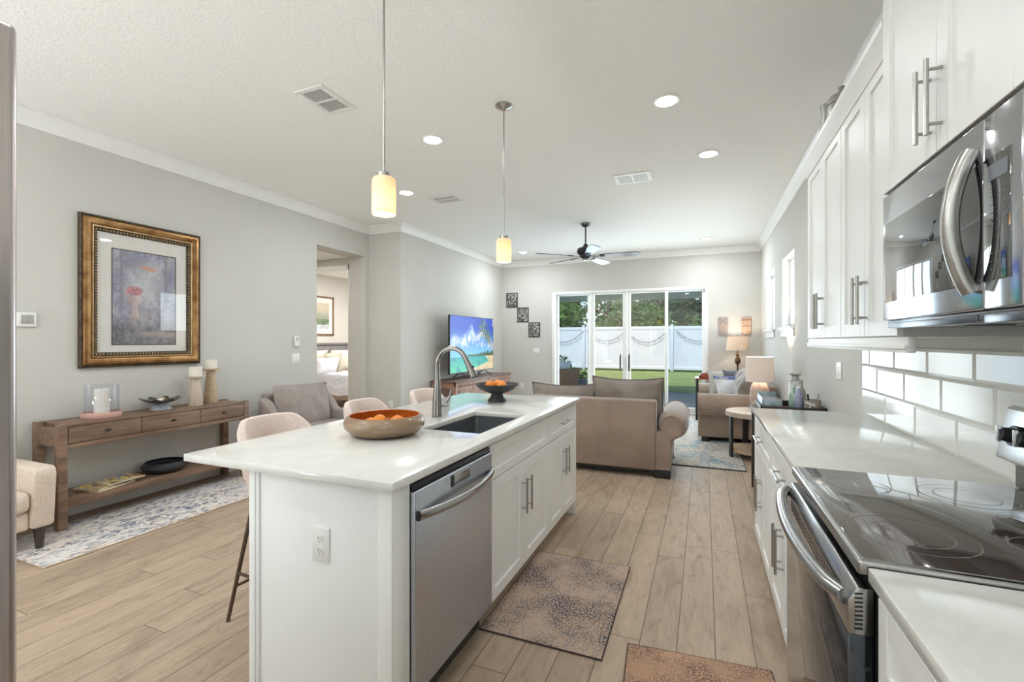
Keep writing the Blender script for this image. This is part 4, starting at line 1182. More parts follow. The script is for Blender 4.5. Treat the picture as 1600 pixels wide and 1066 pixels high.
b = B(); frame_ring(b, PY0, PY1, PZ0, PZ1, [(.078, .026), (.083, .036), (.090, .036), (.094, .028)]); t.part('bead', b, M['gold_p'])
b = B(); frame_ring(b, PY0, PY1, PZ0, PZ1, [(.094, .028), (.098, .031), (.120, .022), (.124, .014), (.124, .008)])
t.part('carved_border', b, M['gold_d'])
b = B()
for (fix, a0, a1) in (('y', PZ0 + .1, PZ1 - .1), ('z', PY0 + .1, PY1 - .1)):
    nn = int((a1 - a0) / .024)
    for i in range(nn):
        q = a0 + (i + .5) * (a1 - a0) / nn
        for e in (0, 1):
            if fix == 'y': c_ = (XL + .029, (PY0 + .109) if e == 0 else (PY1 - .109), q); s_ = (.35, .9, .42)
            else: c_ = (XL + .029, q, (PZ0 + .109) if e == 0 else (PZ1 - .109)); s_ = (.35, .42, .9)
            b.ball(c_, .010, s_, 6)
t.part('carving', b, M['gold_p'])
b = B(); b.box(XL + .004, XL + .010, PY0 + .12, PY1 - .12, PZ0 + .12, PZ1 - .12); t.part('mat_board', b, pm('mat_board', srgb(232, 228, 222), srgb(228, 224, 218), 6, rough=0.9))
def garden(u, v):
    """a soft garden scene: foliage, a stone urn of flowers, a pale path"""
    n1 = fb(u * 3, v * 4, 1); n2 = fb(u * 12, v * 15, 7, 3); n3 = fb(u * 34, v * 40, 3, 2)
    x, y = u + .02 * n2, v + .02 * n3
    c_ = lerp(lin(132, 128, 146), lin(196, 194, 206), sm(-.25, .3, n1 + .6 * n2))
    c_ = lerp(c_, lin(206, 210, 214), .75 * math.exp(-((x - .50) / .24) ** 2 - ((y - .64) / .22) ** 2))
    side = max(sm(.36, .10, x), sm(.66, .9, x), sm(.80, .98, y))
    c_ = lerp(c_, lerp(lin(92, 94, 124), lin(150, 152, 184), sm(-.2, .25, n3 + .4 * n2)), side * sm(-.12, .12, n2 + .3 * n3) * .85)
    c_ = lerp(c_, lin(132, 146, 116), .6 * sm(.05, .25, n3) * sm(-.1, .2, n1))
    low = sm(.34, .12, y)
    c_ = lerp(c_, lerp(lin(62, 60, 70), lin(120, 118, 118), sm(-.2, .3, n3 + n2)), low * .8)
    c_ = lerp(c_, lin(178, 160, 150), .7 * sm(.05, 0, abs(y - .10 - .06 * n1)) * sm(.3, .6, x))
    c_ = lerp(c_, lin(172, 156, 150), .6 * sm(.05, .0, abs(y - .27 - .25 * (x - .35))) * sm(.12, .3, x) * sm(.75, .5, x))
    for tx in (.13, .84):
        c_ = lerp(c_, lin(120, 112, 118), .6 * sm(.03, .012, abs(x - tx - .03 * n1)) * sm(.35, .5, y))
    bowl = sm(1.15, .85, math.hypot((x - .33) / .125, (y - .485) / .045)) * (1 if y < .51 else .3)
    stem = sm(.055, .035, abs(x - .33) - .25 * max(0, .40 - y)) * sm(.47, .45, y) * sm(.27, .30, y)
    c_ = lerp(c_, lerp(lin(178, 156, 148), lin(214, 198, 190), sm(.25, .42, x)), max(bowl, stem) * .8)
    fl = math.exp(-((x - .33) / .14) ** 2 - ((y - .575) / .055) ** 2)
    c_ = lerp(c_, lerp(lin(150, 70, 86), lin(222, 130, 128), sm(-.15, .2, n3)), sm(.25, .6, fl + .5 * n3) * .85)
    br = math.exp(-((x - .55) / .15) ** 2 - ((y - .84 + .10 * (x - .5)) / .022) ** 2)
    c_ = lerp(c_, lin(214, 142, 104), sm(.25, .6, br + .4 * n3) * .8)
    return lerp(c_, (.55, .53, .56), .08)
M['print'] = M.get('print') or picture('printed_paper', rough=.35)
b = B(); b.image((XL + .0112, 2.305, 1.335), (0, .495, 0), (0, 0, .80), 90, 140, garden); t.part('painting', b, M['print'])
b = B(); frame_ring(b, 2.297, 2.808, 1.327, 2.143, [(0, .0105), (0, .0125), (.008, .0115)]); t.part('fillet', b, M['gold_d'])
b = B(); b.add([(XL + .0145, y, z) for y, z in ((PY0 + .12, PZ0 + .12), (PY1 - .12, PZ0 + .12), (PY1 - .12, PZ1 - .12), (PY0 + .12, PZ1 - .12))], [(0, 1, 2, 3)]); t.part('picture_glass', b, pane('picture_glass', (1, 1, 1, 1), 1.8))

# wall plates on the left wall
t = T('alarm_keypad', 'white alarm keypad with a grey screen on the wall beside the refrigerator', 'keypad', (XL, 1.777, 1.465))
b = B(); b.box(XL + .0005, XL + .022, 1.715, 1.825, 1.466, 1.572, .006, 3); t.part('housing', b, M['white_p'])
b = B(); b.box(XL + .0215, XL + .0235, 1.738, 1.808, 1.487, 1.552, .001); t.part('screen', b, pm('grey_screen', srgb(176, 176, 170), srgb(160, 160, 154), 30, rough=0.3))
t = T('thermostat', 'small white thermostat on the left wall above the light switch', 'thermostat', (XL, 4.197, 1.29))
b = B(); b.box(XL + .0005, XL + .026, 4.162, 4.234, 1.295, 1.42, .006, 3); t.part('housing', b, M['white_p'])
b = B(); b.box(XL + .0255, XL + .027, 4.176, 4.220, 1.37, 1.405, .001); t.part('screen', b, pm('thermostat_screen', srgb(188, 192, 188), srgb(180, 184, 180), 30, rough=0.3))
outlet('light_switch', (XL, 4.193, 1.152), (0, 1, 0), (1, 0, 0), 'white double light switch on the left wall beside the hall opening', 'switch', .118, .118, 2)
outlet('power_outlet', (-4.185, YJ, 0.437), (1, 0, 0), (0, -1, 0), 'white power outlet low on the wall jog right of the hall opening')
outlet('light_switch', (-3.232, YB, 1.148), (1, 0, 0), (0, -1, 0), 'white double light switch beside the sliding glass door', 'switch', .135, .125, 2)
outlet('power_outlet', (-3.553, YB, 0.417), (1, 0, 0), (0, -1, 0), 'white power outlet low on the back wall behind the television stand')
outlet('light_switch', (XR, 4.05, 1.142), (0, 1, 0), (-1, 0, 0), 'white double light switch on the right wall beyond the backsplash', 'switch', .135, .125, 2)

# oatmeal armchair at the picture's left edge
t = T('armchair', 'oatmeal upholstered armchair at the near end of the console, half hidden by the refrigerator', 'armchair', (-4.22, 1.22, 0))
AX0, AX1, AY0, AY1 = -4.52, -3.93, .80, 1.68
for y0, y1 in ((AY0, AY0 + .12), (AY1 - .12, AY1)):
    b = B(); b.prism([(AX0 + .02, .16), (AX1 - .035, .15), (AX1, .50), (AX1 - .02, .548), (AX0, .545)], 'y', y0, y1)
    bmesh.ops.recalc_face_normals(b.bm, faces=b.bm.faces); bmesh.ops.bevel(b.bm, geom=b.bm.edges[:], offset=.024, segments=3, profile=.5, affect='EDGES'); t.part('arm', b, M['chair_b'])
b = B(); b.box(AX0 + .06, AX1 - .05, AY0 + .12, AY1 - .12, .15, .27, .02, 3); t.part('seat_frame', b, M['chair_b'])
b = B(); b.box(AX0 + .12, AX1 - .015, AY0 + .123, AY1 - .123, .27, .405, .04, 4); t.part('seat_cushion', b, M['chair_b'])
b = B(); b.box(-.06, .06, AY0 + .123, AY1 - .123, 0, .52, .04, 4); b.move(tr(AX0 + .09, 0, .30) @ rot('Y', -8)); t.part('backrest', b, M['chair_b'])
for x in (AX0 + .07, AX1 - .085):
    for y in (AY0 + .06, AY1 - .06):
        b = B(); b.cyl((x, y, .011), (x, y, .16), .020, .032, 14); t.part('leg', b, M['wood_esp'])

# greige armchair at the hall opening
t = T('armchair', 'greige velvet armchair with a loose back cushion, in front of the hall opening', 'armchair', (-4.06, 3.93, 0), rz=-91, local=True)
G = M['chair_g']
b = B(); b.box(-.37, .37, -.30, -.20, .14, .80, .04, 4); b.move(rot('X', 6, (0, -.25, .3))); t.part('backrest', b, G)
for s in (-1, 1):
    b = B(); b.prism([(-.26, .14), (.40, .14), (.42, .50), (.30, .54), (-.02, .57), (-.14, .72), (-.26, .77)], 'x', s * .41 - .055, s * .41 + .055)
    bmesh.ops.recalc_face_normals(b.bm, faces=b.bm.faces); bmesh.ops.bevel(b.bm, geom=b.bm.edges[:], offset=.03, segments=3, profile=.5, affect='EDGES'); t.part('arm', b, G)
b = B(); b.box(-.36, .36, -.28, .38, .14, .29, .02, 3); t.part('seat_frame', b, G)
b = B(); b.box(-.352, .352, -.20, .41, .29, .45, .05, 4); t.part('seat_cushion', b, G)
b = B(); b.pillow(.74, .54, .26, 16, .04, 5, .02, 3.4); b.move(tr(0, -.12, .615) @ rot('X', 10) @ rot('Y', -2)); cu = t.part('back_cushion', b, G)
for x in (-.36, .36):
    for y in (-.28, .34):
        b = B(); b.cyl((x, y, .0105), (x, y, .15), .018, .028, 12); t.part('leg', b, M['wood_esp'])

# counter stools
def make_stool(label, g):
    t = T('counter_stool', label, 'stool', (0, 0, 0), group=g, local=True)
    b = B(); n = 36; A = R(118)
    loops = []
    for i in range(n + 1):
        a = -A + 2 * A * i / n
        top = .70 + .268 * sm(R(120), R(34), abs(a))
        th = .050
        lp = []
        for (zf, side) in ((0, 0), (.3, 0), (.65, 0), (.9, 0), (.985, .22), (1.0, .5), (.985, .78), (.9, 1), (.65, 1), (.3, 1), (.12, 1)):
            z = .60 + (top - .60) * zf
            ro = .170 + .058 * sm(.60, .74, z) + .020 * sm(.74, .99, z)
            r_ = ro - th * side
            lp.append((-r_ * math.cos(a), r_ * math.sin(a), z))
        loops.append(lp)
    m = len(loops[0]); vs = [p for lp in loops for p in lp]; fs = []
    for i in range(n):
        for k_ in range(m): fs.append((i * m + k_, i * m + (k_ + 1) % m, (i + 1) * m + (k_ + 1) % m, (i + 1) * m + k_))
    fs.append(tuple(range(m))); fs.append(tuple(n * m + k_ for k_ in range(m - 1, -1, -1)))
    b.add(vs, fs); t.part('backrest', b, M['stool'])
    b = B(); b.lathe([(0, .595), (.165, .595), (.20, .62), (.205, .665), (.185, .69), (0, .70)], 0, 0, 0, 36); b.move(Matrix.Diagonal((1.0, .96, 1, 1))); t.part('seat', b, M['stool'])
    b = B(); b.lathe([(.15, .565), (.172, .567), (.178, .58), (.176, .596), (.15, .60)], 0, 0, 0, 36); b.cyl((0, 0, .57), (0, 0, .594), .16, .16, 24); t.part('seat_ring', b, M['bronze'])
    tops = [(sx_ * .125, sy_ * .115) for sx_ in (-1, 1) for sy_ in (-1, 1)]
    feet = [(sx_ * .165, sy_ * .225) for sx_ in (-1, 1) for sy_ in (-1, 1)]
    for p, q in zip(tops, feet):
        b = B(); b.tube([(p[0], p[1], .575), (q[0], q[1], .0015)], [.011, .009], 10); t.part('leg', b, M['bronze'])
    def at(i, z):
        p, q = tops[i], feet[i]; s = 1 - z / .575
        return (p[0] + (q[0] - p[0]) * s, p[1] + (q[1] - p[1]) * s, z)
    for i, j, z in ((0, 1, .16), (2, 3, .16), (0, 2, .22), (1, 3, .22)):
        b = B(); b.tube([at(i, z), at(j, z)], .0075, 8); t.part('footrest', b, M['bronze'])
    return t
g = 'blush counter stools along the island'
st = make_stool('blush counter stool nearest the end panel of the island', g)
st.o.location = (-1.955, 1.765, 0); st.o.rotation_euler = (0, 0, R(-4))
dup(st.o, (-1.955, 2.495, 0), 2, 'blush counter stool in the middle, behind the fruit bowl')
dup(st.o, (-1.955, 3.215, 0), -3, 'blush counter stool farthest along the island, behind the faucet')

# ---------------------------------------------------------------- bedroom seen through the hall
M['linen'] = pm('white_linen', srgb(240, 241, 244), srgb(228, 230, 236), 5, rough=0.9, bump=0.5, bscale=9, bdist=0.03)
M['sham'] = pm('cream_sham', srgb(226, 220, 206), srgb(212, 204, 188), 20, rough=0.9)
M['throw_p'] = pm('sage_pillow', srgb(186, 184, 166), srgb(166, 164, 146), 20, rough=0.9)
M['greywood'] = pm('grey_wood', srgb(140, 138, 140), srgb(118, 116, 118), 3, (1.5, 12, 12), 0.5)
M['greigewood'] = pm('greige_wood', srgb(176, 164, 148), srgb(156, 144, 128), 3, (1.5, 12, 12), 0.5)
t = T('bed', 'bed with white bedding and a grey panelled headboard, seen through the hall', 'bed', (-6.3, 7.35, 0))
b = B(); b.box(-7.39, -7.33, 6.55, 8.15, .3, 1.30, .006); b.box(-7.395, -7.30, 6.52, 8.18, 1.28, 1.325, .006)
for y in (6.52, 8.10): b.box(-7.395, -7.31, y, y + .08, 0, 1.30, .006)
for y0, y1 in ((6.62, 7.06), (7.10, 7.56), (7.60, 8.06)):
    b.box(-7.33, -7.322, y0, y1, .45, 1.2, .003)
t.part('headboard', b, M['greywood'])
b = B()
for y0, y1 in ((6.64, 7.04), (7.12, 7.54), (7.62, 8.04)): b.box(-7.322, -7.318, y0 + .02, y1 - .02, .5, 1.16)
t.part('headboard_panel', b, pm('pale_grey_panel', srgb(170, 172, 178), srgb(160, 162, 168), 4, rough=.6))
b = B(); b.box(-7.33, -5.2, 6.62, 6.67, .28, .42, .006); b.box(-7.33, -5.2, 8.03, 8.08, .28, .42, .006); b.box(-5.25, -5.2, 6.62, 8.08, .28, .48, .006); t.part('side_rail', b, M['greigewood'])
for x in (-5.26,):
    for y in (6.62, 8.02): b = B(); b.box(x, x + .06, y, y + .06, 0, .3, .004); t.part('leg', b, M['greigewood'])
b = B(); b.box(-7.32, -5.27, 6.66, 8.04, .36, .66, .06, 4); t.part('mattress', b, M['sham'])
b = B(); nx_, ny_ = 26, 30; vs = []
for i in range(nx_ + 1):
    for j in range(ny_ + 1):
        u, v = i / nx_, j / ny_; x = -6.85 + 1.72 * u; s = v * 2 - 1
        y = 7.35 + (.76 * s if abs(s) < .9 else .76 * s); a = abs(s)
        z = .74 - .36 * sm(.80, 1.0, a) + .03 * noise.noise(Vector((x * 5, y * 5, 0))) - .2 * sm(.93, 1, u)
        vs.append((x, 7.35 + .80 * s * (1 if a < .8 else 1 + .02), z))
b.add(vs, [(i * (ny_ + 1) + j, (i + 1) * (ny_ + 1) + j, (i + 1) * (ny_ + 1) + j + 1, i * (ny_ + 1) + j + 1) for i in range(nx_) for j in range(ny_)])
bmesh.ops.solidify(b.bm, geom=b.bm.faces[:], thickness=.04); t.part('duvet', b, M['linen'])
for (x, y, m, w_, h_, rz, l_) in ((-7.16, 6.98, M['sham'], .66, .48, 78, 'cream pillow standing against the headboard, nearer the hall'), (-7.16, 7.72, M['sham'], .66, .48, 78, 'cream pillow standing against the headboard, farther from the hall'),
                              (-6.98, 7.30, M['throw_p'], .50, .42, 74, 'sage pillow in the middle of the bed'), (-6.93, 7.72, M['sham'], .52, .44, 80, 'cream ribbed pillow in front of the farther bed pillow'), (-6.80, 6.98, M['linen'], .6, .34, 84, 'white pillow lying in front on the bed')):
    b = B(); b.pillow(w_, h_, .16, 12, .05, w_ * 9 + x); b.move(rot('Z', 90) @ rot('X', 16)); b.move(tr(x, y, .76 + h_ / 2 - .05))
    single('bed_pillow', b, m, l_, 'pillow', 'pillows on the bed')
t = T('bedroom_picture', 'framed landscape print on the bedroom wall above the headboard', 'picture', (-7.38, 7.38, 1.47))
b = B(); y0, y1, z0, z1, x = 6.98, 7.775, 1.475, 2.30, -7.399
b.box(x, x + .025, y0, y0 + .04, z0, z1, .003); b.box(x, x + .025, y1 - .04, y1, z0, z1, .003); b.box(x, x + .025, y0, y1, z0, z0 + .04, .003); b.box(x, x + .025, y0, y1, z1 - .04, z1, .003); t.part('frame', b, M['wood_c'])
b = B(); b.box(x, x + .010, y0 + .03, y1 - .03, z0 + .03, z1 - .03); t.part('mat_board', b, M['candle'])
def land(u, v):
    n_ = fb(u * 5, v * 6, 2); c_ = lerp(lin(150, 156, 140), lin(196, 186, 166), sm(.45, .8, v + n_ * .3))
    if v < .38: c_ = lerp(lin(96, 118, 88), lin(140, 150, 130), sm(-.2, .3, n_))
    if v < .16: c_ = lerp(lin(170, 182, 186), lin(206, 212, 214), sm(-.2, .3, n_))
    return c_
b = B(); b.image((x + .0115, y0 + .13, z0 + .14), (0, y1 - y0 - .26, 0), (0, 0, z1 - z0 - .28), 40, 40, land); t.part('print', b, M['print'])
# ---------------------------------------------------------------- living room
# area rug
t = T('area_rug', 'large cream and blue distressed area rug in the living room', 'rug', (-1.2, 7.0, 0))
b = B(); b.box(-2.75, 0.405, 5.385, 8.45, 0.0005, 0.012, 0.004); t.part('pile', b, M['rug_l'])
b = B(); b.tube([(-2.75, 5.385, .006), (.405, 5.385, .006), (.405, 8.45, .006), (-2.75, 8.45, .006)], .0065, 6, closed=True); t.part('binding', b, pm('rug_binding', srgb(66, 74, 86), srgb(54, 60, 70), 40, rough=.9))

# television stand and television
t = T('tv_stand', 'reddish wooden television stand with panelled doors against the left living room wall', 'tv stand', (-3.78, 7.38, 0))
SX0, SX1, SY0, SY1, SZ = -4.0, -3.55, 6.30, 8.47, 0.735
b = B(); b.box(SX0, SX1 + .015, SY0 - .02, SY1 + .02, SZ - .03, SZ, .004); t.part('top', b, M['wood_tvtop'])
b = B(); b.box(SX0 + .02, SX1 - .02, SY0 + .01, SY1 - .01, .08, SZ - .03); b.box(SX0 + .02, SX0 + .06, SY0, SY0 + .02, 0, SZ - .03); b.box(SX1 - .06, SX1, SY0, SY0 + .06, 0, SZ - .03, .002); b.box(SX1 - .06, SX1, SY1 - .06, SY1, 0, SZ - .03, .002)
b.box(SX1 - .03, SX1 - .002, SY0, SY1, .64, SZ - .03, .002); b.box(SX1 - .03, SX1 - .002, SY0, SY1, .06, .12, .002); t.part('case', b, M['wood_tv'])
b = B(); b.box(SX0 + .06, SX1 - .06, SY0 + .002, SY0 + .012, .09, .62, .002); t.part('end_panel', b, M['wood_tvtop'])
w_ = (SY1 - SY0 - .12) / 4
for i in range(4):
    a = SY0 + .06 + i * w_; d = t.part('door', shaker(B(), SX1 + .001, 1, a + .004, a + w_ - .004, .125, .635, .07), M['wood_tv'])
    hy = a + w_ - .05 if i % 2 == 0 else a + .05
    b = B(); b.tube([(SX1 + .001, hy, .33), (SX1 + .03, hy, .34), (SX1 + .03, hy, .46), (SX1 + .001, hy, .47)], .008, 8); b.box(SX1, SX1 + .004, hy - .018, hy + .018, .30, .50, .002); build('handle', b, M['blackmetal'], d, t.off)
    hb = B(); s_ = a + .006 if i % 2 == 0 else a + w_ - .036
    for z in (.19, .53): hb.box(SX1 + .0005, SX1 + .004, s_, s_ + .03, z, z + .06)
    build('hinge', hb, M['blackmetal'], d, t.off)
t = T('television', 'flat screen television showing a tropical beach, on the wooden stand', 'television', (-3.76, 7.26, SZ), group=None)
TY0, TY1, TZ0, TZ1, TX = 6.455, 8.105, .828, 1.785, -3.745
b = B(); b.box(TX - .035, TX - .004, TY0, TY1, TZ0, TZ1, .004); b.box(TX - .07, TX - .03, TY0 + .3, TY1 - .3, TZ0 + .02, TZ0 + .5, .02); t.part('housing', b, M['black'])
b = B()
b.box(TX - .006, TX, TY0, TY0 + .010, TZ0, TZ1); b.box(TX - .006, TX, TY1 - .010, TY1, TZ0, TZ1); b.box(TX - .006, TX, TY0, TY1, TZ0, TZ0 + .014); b.box(TX - .006, TX, TY0, TY1, TZ1 - .010, TZ1); t.part('bezel', b, M['blackmetal'])
def seg(px_, py_, ax, ay, bx_, by_):
    dx, dy = bx_ - ax, by_ - ay; t_ = max(0, min(1, ((px_ - ax) * dx + (py_ - ay) * dy) / (dx * dx + dy * dy)))
    return math.hypot(px_ - ax - dx * t_, (py_ - ay - dy * t_)), t_
def beach(u, v):
    hz = .27; as_ = 1.72
    x, y = u * as_, v
    if v > hz:
        s = (v - hz) / (1 - hz)
        c_ = lerp(lin(120, 200, 240), lin(16, 70, 200), sm(.0, .75, s))
        n_ = fb(x * 3.2, y * 3.6, 5, 5)
        ridge = .50 + .30 * math.exp(-((u - .43) / .13) ** 2) + .25 * math.exp(-((u - .68) / .12) ** 2) + .12 * math.exp(-((u - .1) / .12) ** 2) - .03
        dens = sm(.10, -.06, v - (ridge + .14 * n_)) * sm(.0, .26, (v - hz - .08) + .28 * fb(x * 4, y * 5, 9))
        if v > .85 and u > .76: dens = max(dens, sm(.0, .25, fb(x * 6, y * 6, 3)) * .8)
        shade = sm(-.25, .3, fb(x * 6 + .08, y * 6 + .1, 5, 4) + .8 * (v - ridge + .14))
        c_ = lerp(c_, lerp(lin(96, 160, 226), lin(246, 250, 255), shade), dens)
        if v < hz + .035 + .05 * sm(.5, .95, u) * (1 + 3 * fb(x * 14, 0, 2)) and u > .36: c_ = lerp(lin(30, 62, 34), lin(92, 120, 50), sm(-.2, .3, fb(x * 30, y * 30, 4)))
    else:
        s = v / hz
        c_ = lerp(lin(70, 208, 150), lin(18, 166, 176), s)
        c_ = lerp(c_, lin(24, 140, 150), sm(.05, .3, fb(x * 5, y * 12, 8)))
        e = .90 - 1.9 * max(0, .16 - v) ** 1.25 * 3 - 2.2 * max(0, v - .17) ** 1.3
        sd = u - e
        if sd > -.05: c_ = lerp(c_, lin(190, 232, 200), sm(-.06, 0, sd))
        if sd > 0: c_ = lerp(lin(236, 214, 172), lin(214, 186, 140), sm(-.2, .3, fb(x * 8, y * 8, 1)))
    for (ax, ay, bx_, by_, cr) in ((1.02, .30, .735, .80, .19), (1.02, .42, .86, .66, .15)):
        mx_ = (ax + bx_) / 2 * as_ + .03; my_ = (ay + by_) / 2 - .02
        d1, _ = seg(x, y, ax * as_, ay, mx_, my_); d2, _ = seg(x, y, mx_, my_, bx_ * as_, by_)
        if min(d1, d2) < .017: c_ = lerp(lin(206, 190, 160), lin(120, 100, 78), sm(-.2, .3, fb(x * 20, y * 20, 6)))
        dx, dy = x - bx_ * as_, y - by_; r_ = math.hypot(dx, dy)
        if r_ < cr:
            a = math.atan2(dy + r_ * r_ * 1.2, dx)
            if math.cos(a * 9 + 1.0) > -.25 + .9 * (r_ / cr) ** 2:
                c_ = lerp(lin(44, 92, 30), lin(150, 170, 50), sm(-.2, .35, fb(x * 26, y * 26, 2) + .15 * math.cos(a * 5)))
    return c_
M['screen'] = picture('screen_image', 0.46, 0.35)
b = B(); b.image((TX + .0006, TY0 + .010, TZ0 + .014), (0, TY1 - TY0 - .020, 0), (0, 0, TZ1 - TZ0 - .024), 190, 110, beach); t.part('screen', b, M['screen'])
for y in (6.83, 7.73):
    b = B(); b.tube([(TX - .16, y - .0, SZ + .008), (TX - .02, y, TZ0 + .01), (TX + .14, y, SZ + .008)], .009, 8); t.part('foot', b, M['black'])

# three black fretwork squares on the back wall
M['fret'] = picture('fretwork_print', rough=.5)
def fret(seed):
    def f_(u, v):
        if min(u, v, 1 - u, 1 - v) < .05: return (.008, .008, .009)
        n_ = noise.noise(Vector((u * 7 + seed, v * 8, seed))) + .5 * noise.noise(Vector((u * 13, v * 13 + seed, 4)))
        return (.46, .44, .42) if abs(n_) < .19 else (.008, .008, .009)
    return f_
for (x0, x1, z0, z1, l_, sd) in ((-3.905, -3.648, 2.075, 2.385, 'topmost black fretwork square of the three stepping down the back wall', 2.0), (-3.655, -3.402, 1.762, 2.068, 'middle black fretwork square of the three stepping down the back wall', 7.0), (-3.402, -3.147, 1.445, 1.750, 'lowest black fretwork square, closest to the sliding door', 13.0)):
    t = T('wall_plaque', l_, 'wall art', ((x0 + x1) / 2, YB, z0), group='black fretwork squares on the back wall')
    b = B(); b.box(x0, x1, YB - .016, YB - .0005, z0, z1, .002); t.part('panel', b, M['black'])
    b = B(); b.image((x0 + .002, YB - .0166, z0 + .002), (x1 - x0 - .004, 0, 0), (0, 0, z1 - z0 - .004), 64, 76, fret(sd)); t.part('fretwork', b, M['fret'])
# two narrow prints
def print1(u, v):
    n_ = fb(u * 3, v * 14, 1); c_ = lerp(lin(150, 140, 136), lin(186, 170, 164), sm(-.25, .3, n_))
    if math.hypot((u - .55) / .22, (v - .45) / .14) < 1: c_ = lerp(c_, lin(190, 150, 136), .6)
    if fb(u * 24, v * 2, 3) > .1: c_ = lerp(c_, lin(120, 112, 112), .6)
    return c_
def print2(u, v):
    n_ = fb(u * 4, v * 16, 6); c_ = lerp(lin(196, 156, 130), lin(214, 188, 166), sm(-.25, .3, n_))
    if abs(v - .86) < .05 or abs(v - .5) < .025: c_ = lerp(c_, lin(136, 110, 96), .75)
    if fb(u * 14, v * 14, 5) > .14: c_ = lerp(c_, lin(150, 116, 96), .5)
    return c_
for x0, x1, f_, l_ in ((.244, .392, print1, 'narrow grey print on the back wall, nearer the sliding door'), (.616, .760, print2, 'narrow tan print on the back wall, nearer the corner')):
    t = T('wall_print', l_, 'wall art', ((x0 + x1) / 2, YB, 1.47), group='narrow prints above the floor lamp')
    b = B(); b.box(x0, x1, YB - .022, YB - .0005, 1.468, 1.778, .002); t.part('canvas', b, M['wood_c'])
    b = B(); b.image((x0 + .001, YB - .0226, 1.469), (x1 - x0 - .002, 0, 0), (0, 0, .308), 24, 50, f_); t.part('image', b, M['print'])

# sofas: rolled arms, loose back cushions
def sofa(label, loc, rz, leans, g):
    t = T('loveseat', label, 'sofa', loc, rz, g, local=True)
    SO = M['sofa']
    b = B(); b.box(-.66, .66, .0, .17, .075, .765, .02, 3); t.part('backrest', b, SO)
    b = B(); b.box(-.66, .66, .10, .93, .075, .31, .02, 3); t.part('seat_frame', b, SO)
    for s in (-1, 1):
        poly = []
        cx_, cz_, r_ = .815, .515, .148
        for i in range(15):
            a = R(205) - i / 14 * R(265)
            poly.append((cx_ + r_ * math.cos(a), cz_ + r_ * math.sin(a)))
        poly += [(.80, .37), (.795, .075), (.655, .075), (.655, .45)]
        b = B(); vs = []; m_ = len(poly); secs = ((.02, .70), (.05, .78), (.10, .88), (.18, .97), (.28, 1.0), (.95, 1.0))
        for y_, k_ in secs:      # the roll swells from a small scroll at the back
            for i, (x, z) in enumerate(poly):
                if i < 15: x, z = .795 + (x - .795) * k_, .53 + (z - .53) * k_
                vs.append((s * x, y_, z))
        b.add(vs, [(q * m_ + i, q * m_ + (i + 1) % m_, (q + 1) * m_ + (i + 1) % m_, (q + 1) * m_ + i) for q in range(len(secs) - 1) for i in range(m_)] + [tuple(range(m_)), tuple((len(secs) - 1) * m_ + i for i in range(m_ - 1, -1, -1))])
        bmesh.ops.recalc_face_normals(b.bm, faces=b.bm.faces)
        es = [e for e in b.bm.edges if len(e.link_faces) == 2 and e.calc_face_angle(0) > 1.2]
        bmesh.ops.bevel(b.bm, geom=es, offset=.014, segments=3, profile=.5, affect='EDGES')
        ar = t.part('arm', b, SO)
        for y_, k_ in ((.018, .7), (.952, 1.0)):
            b = B(); b.tube([(s * (.795 + (x - .795) * k_), y_, .53 + (z - .53) * k_) for x, z in poly[:15]], .006, 6); build('piping', b, SO, ar)
        b = B(); b.prism([(s * .66, .09), (s * .79, .09), (s * .795, .36), (s * .66, .47)], 'y', .004, .02); build('back_facing', b, SO, ar)
    for s in (-1, 1):
        b = B(); b.box(s * .326 - .324, s * .326 + .324, .16, .95, .31, .465, .05, 4); t.part('seat_cushion', b, M['sofa_c'])
    for s, (dz, ln, tw) in zip((-1, 1), leans):
        b = B(); b.pillow(.75, .55, .30, 22, .05, 3 + s, .032, 2.5, .022); M_ = tr(s * .345, .32, .72 + dz) @ rot('Z', tw) @ rot('X', ln)
        n_ = 22; ring = []
        for (u0, v0, u1, v1) in ((-1, -1, 1, -1), (1, -1, 1, 1), (1, 1, -1, 1), (-1, 1, -1, -1)):
            for i in range(12):
                u, v = u0 + (u1 - u0) * i / 12, v0 + (v1 - v0) * i / 12
                ring.append((u * .375 * (1 - .05 * (1 - v * v) * abs(u) ** 3), 0, v * .275 * (1 - .05 * (1 - u * u) * abs(v) ** 3) - .022 * (1 - u * u) * max(0, v) ** 2))
        b.move(M_); cu = t.part('back_cushion', b, M['sofa_c'])
        q = B(); q.tube(ring, .008, 6, closed=True); q.move(M_); build('piping', q, pm('cushion_piping', srgb(112, 108, 108), srgb(98, 94, 94), 30, rough=.8), cu)
    for x in (-.72, .72):
        for y in (.06, .86): b = B(); b.box(x - .075, x + .075, y - .045, y + .045, .012 if y > .5 else .0, .078, .004); t.part('foot', b, M['black'])
    b = B(); b.box(-.66, .66, .03, .9, .045, .078); t.part('base_cloth', b, M['black'])
    return t
g = 'taupe velvet loveseats in the living room'
sofa('taupe velvet loveseat with its back to the kitchen', (-1.10, 4.775, 0), 1.0, ((-.10, 8, 5), (-.015, 8, -2)), g)
sofa('taupe velvet loveseat along the right wall, under the windows', (.875, 7.545, 0), 90, ((-.03, 12, 3), (-.03, 12, -3)), g)
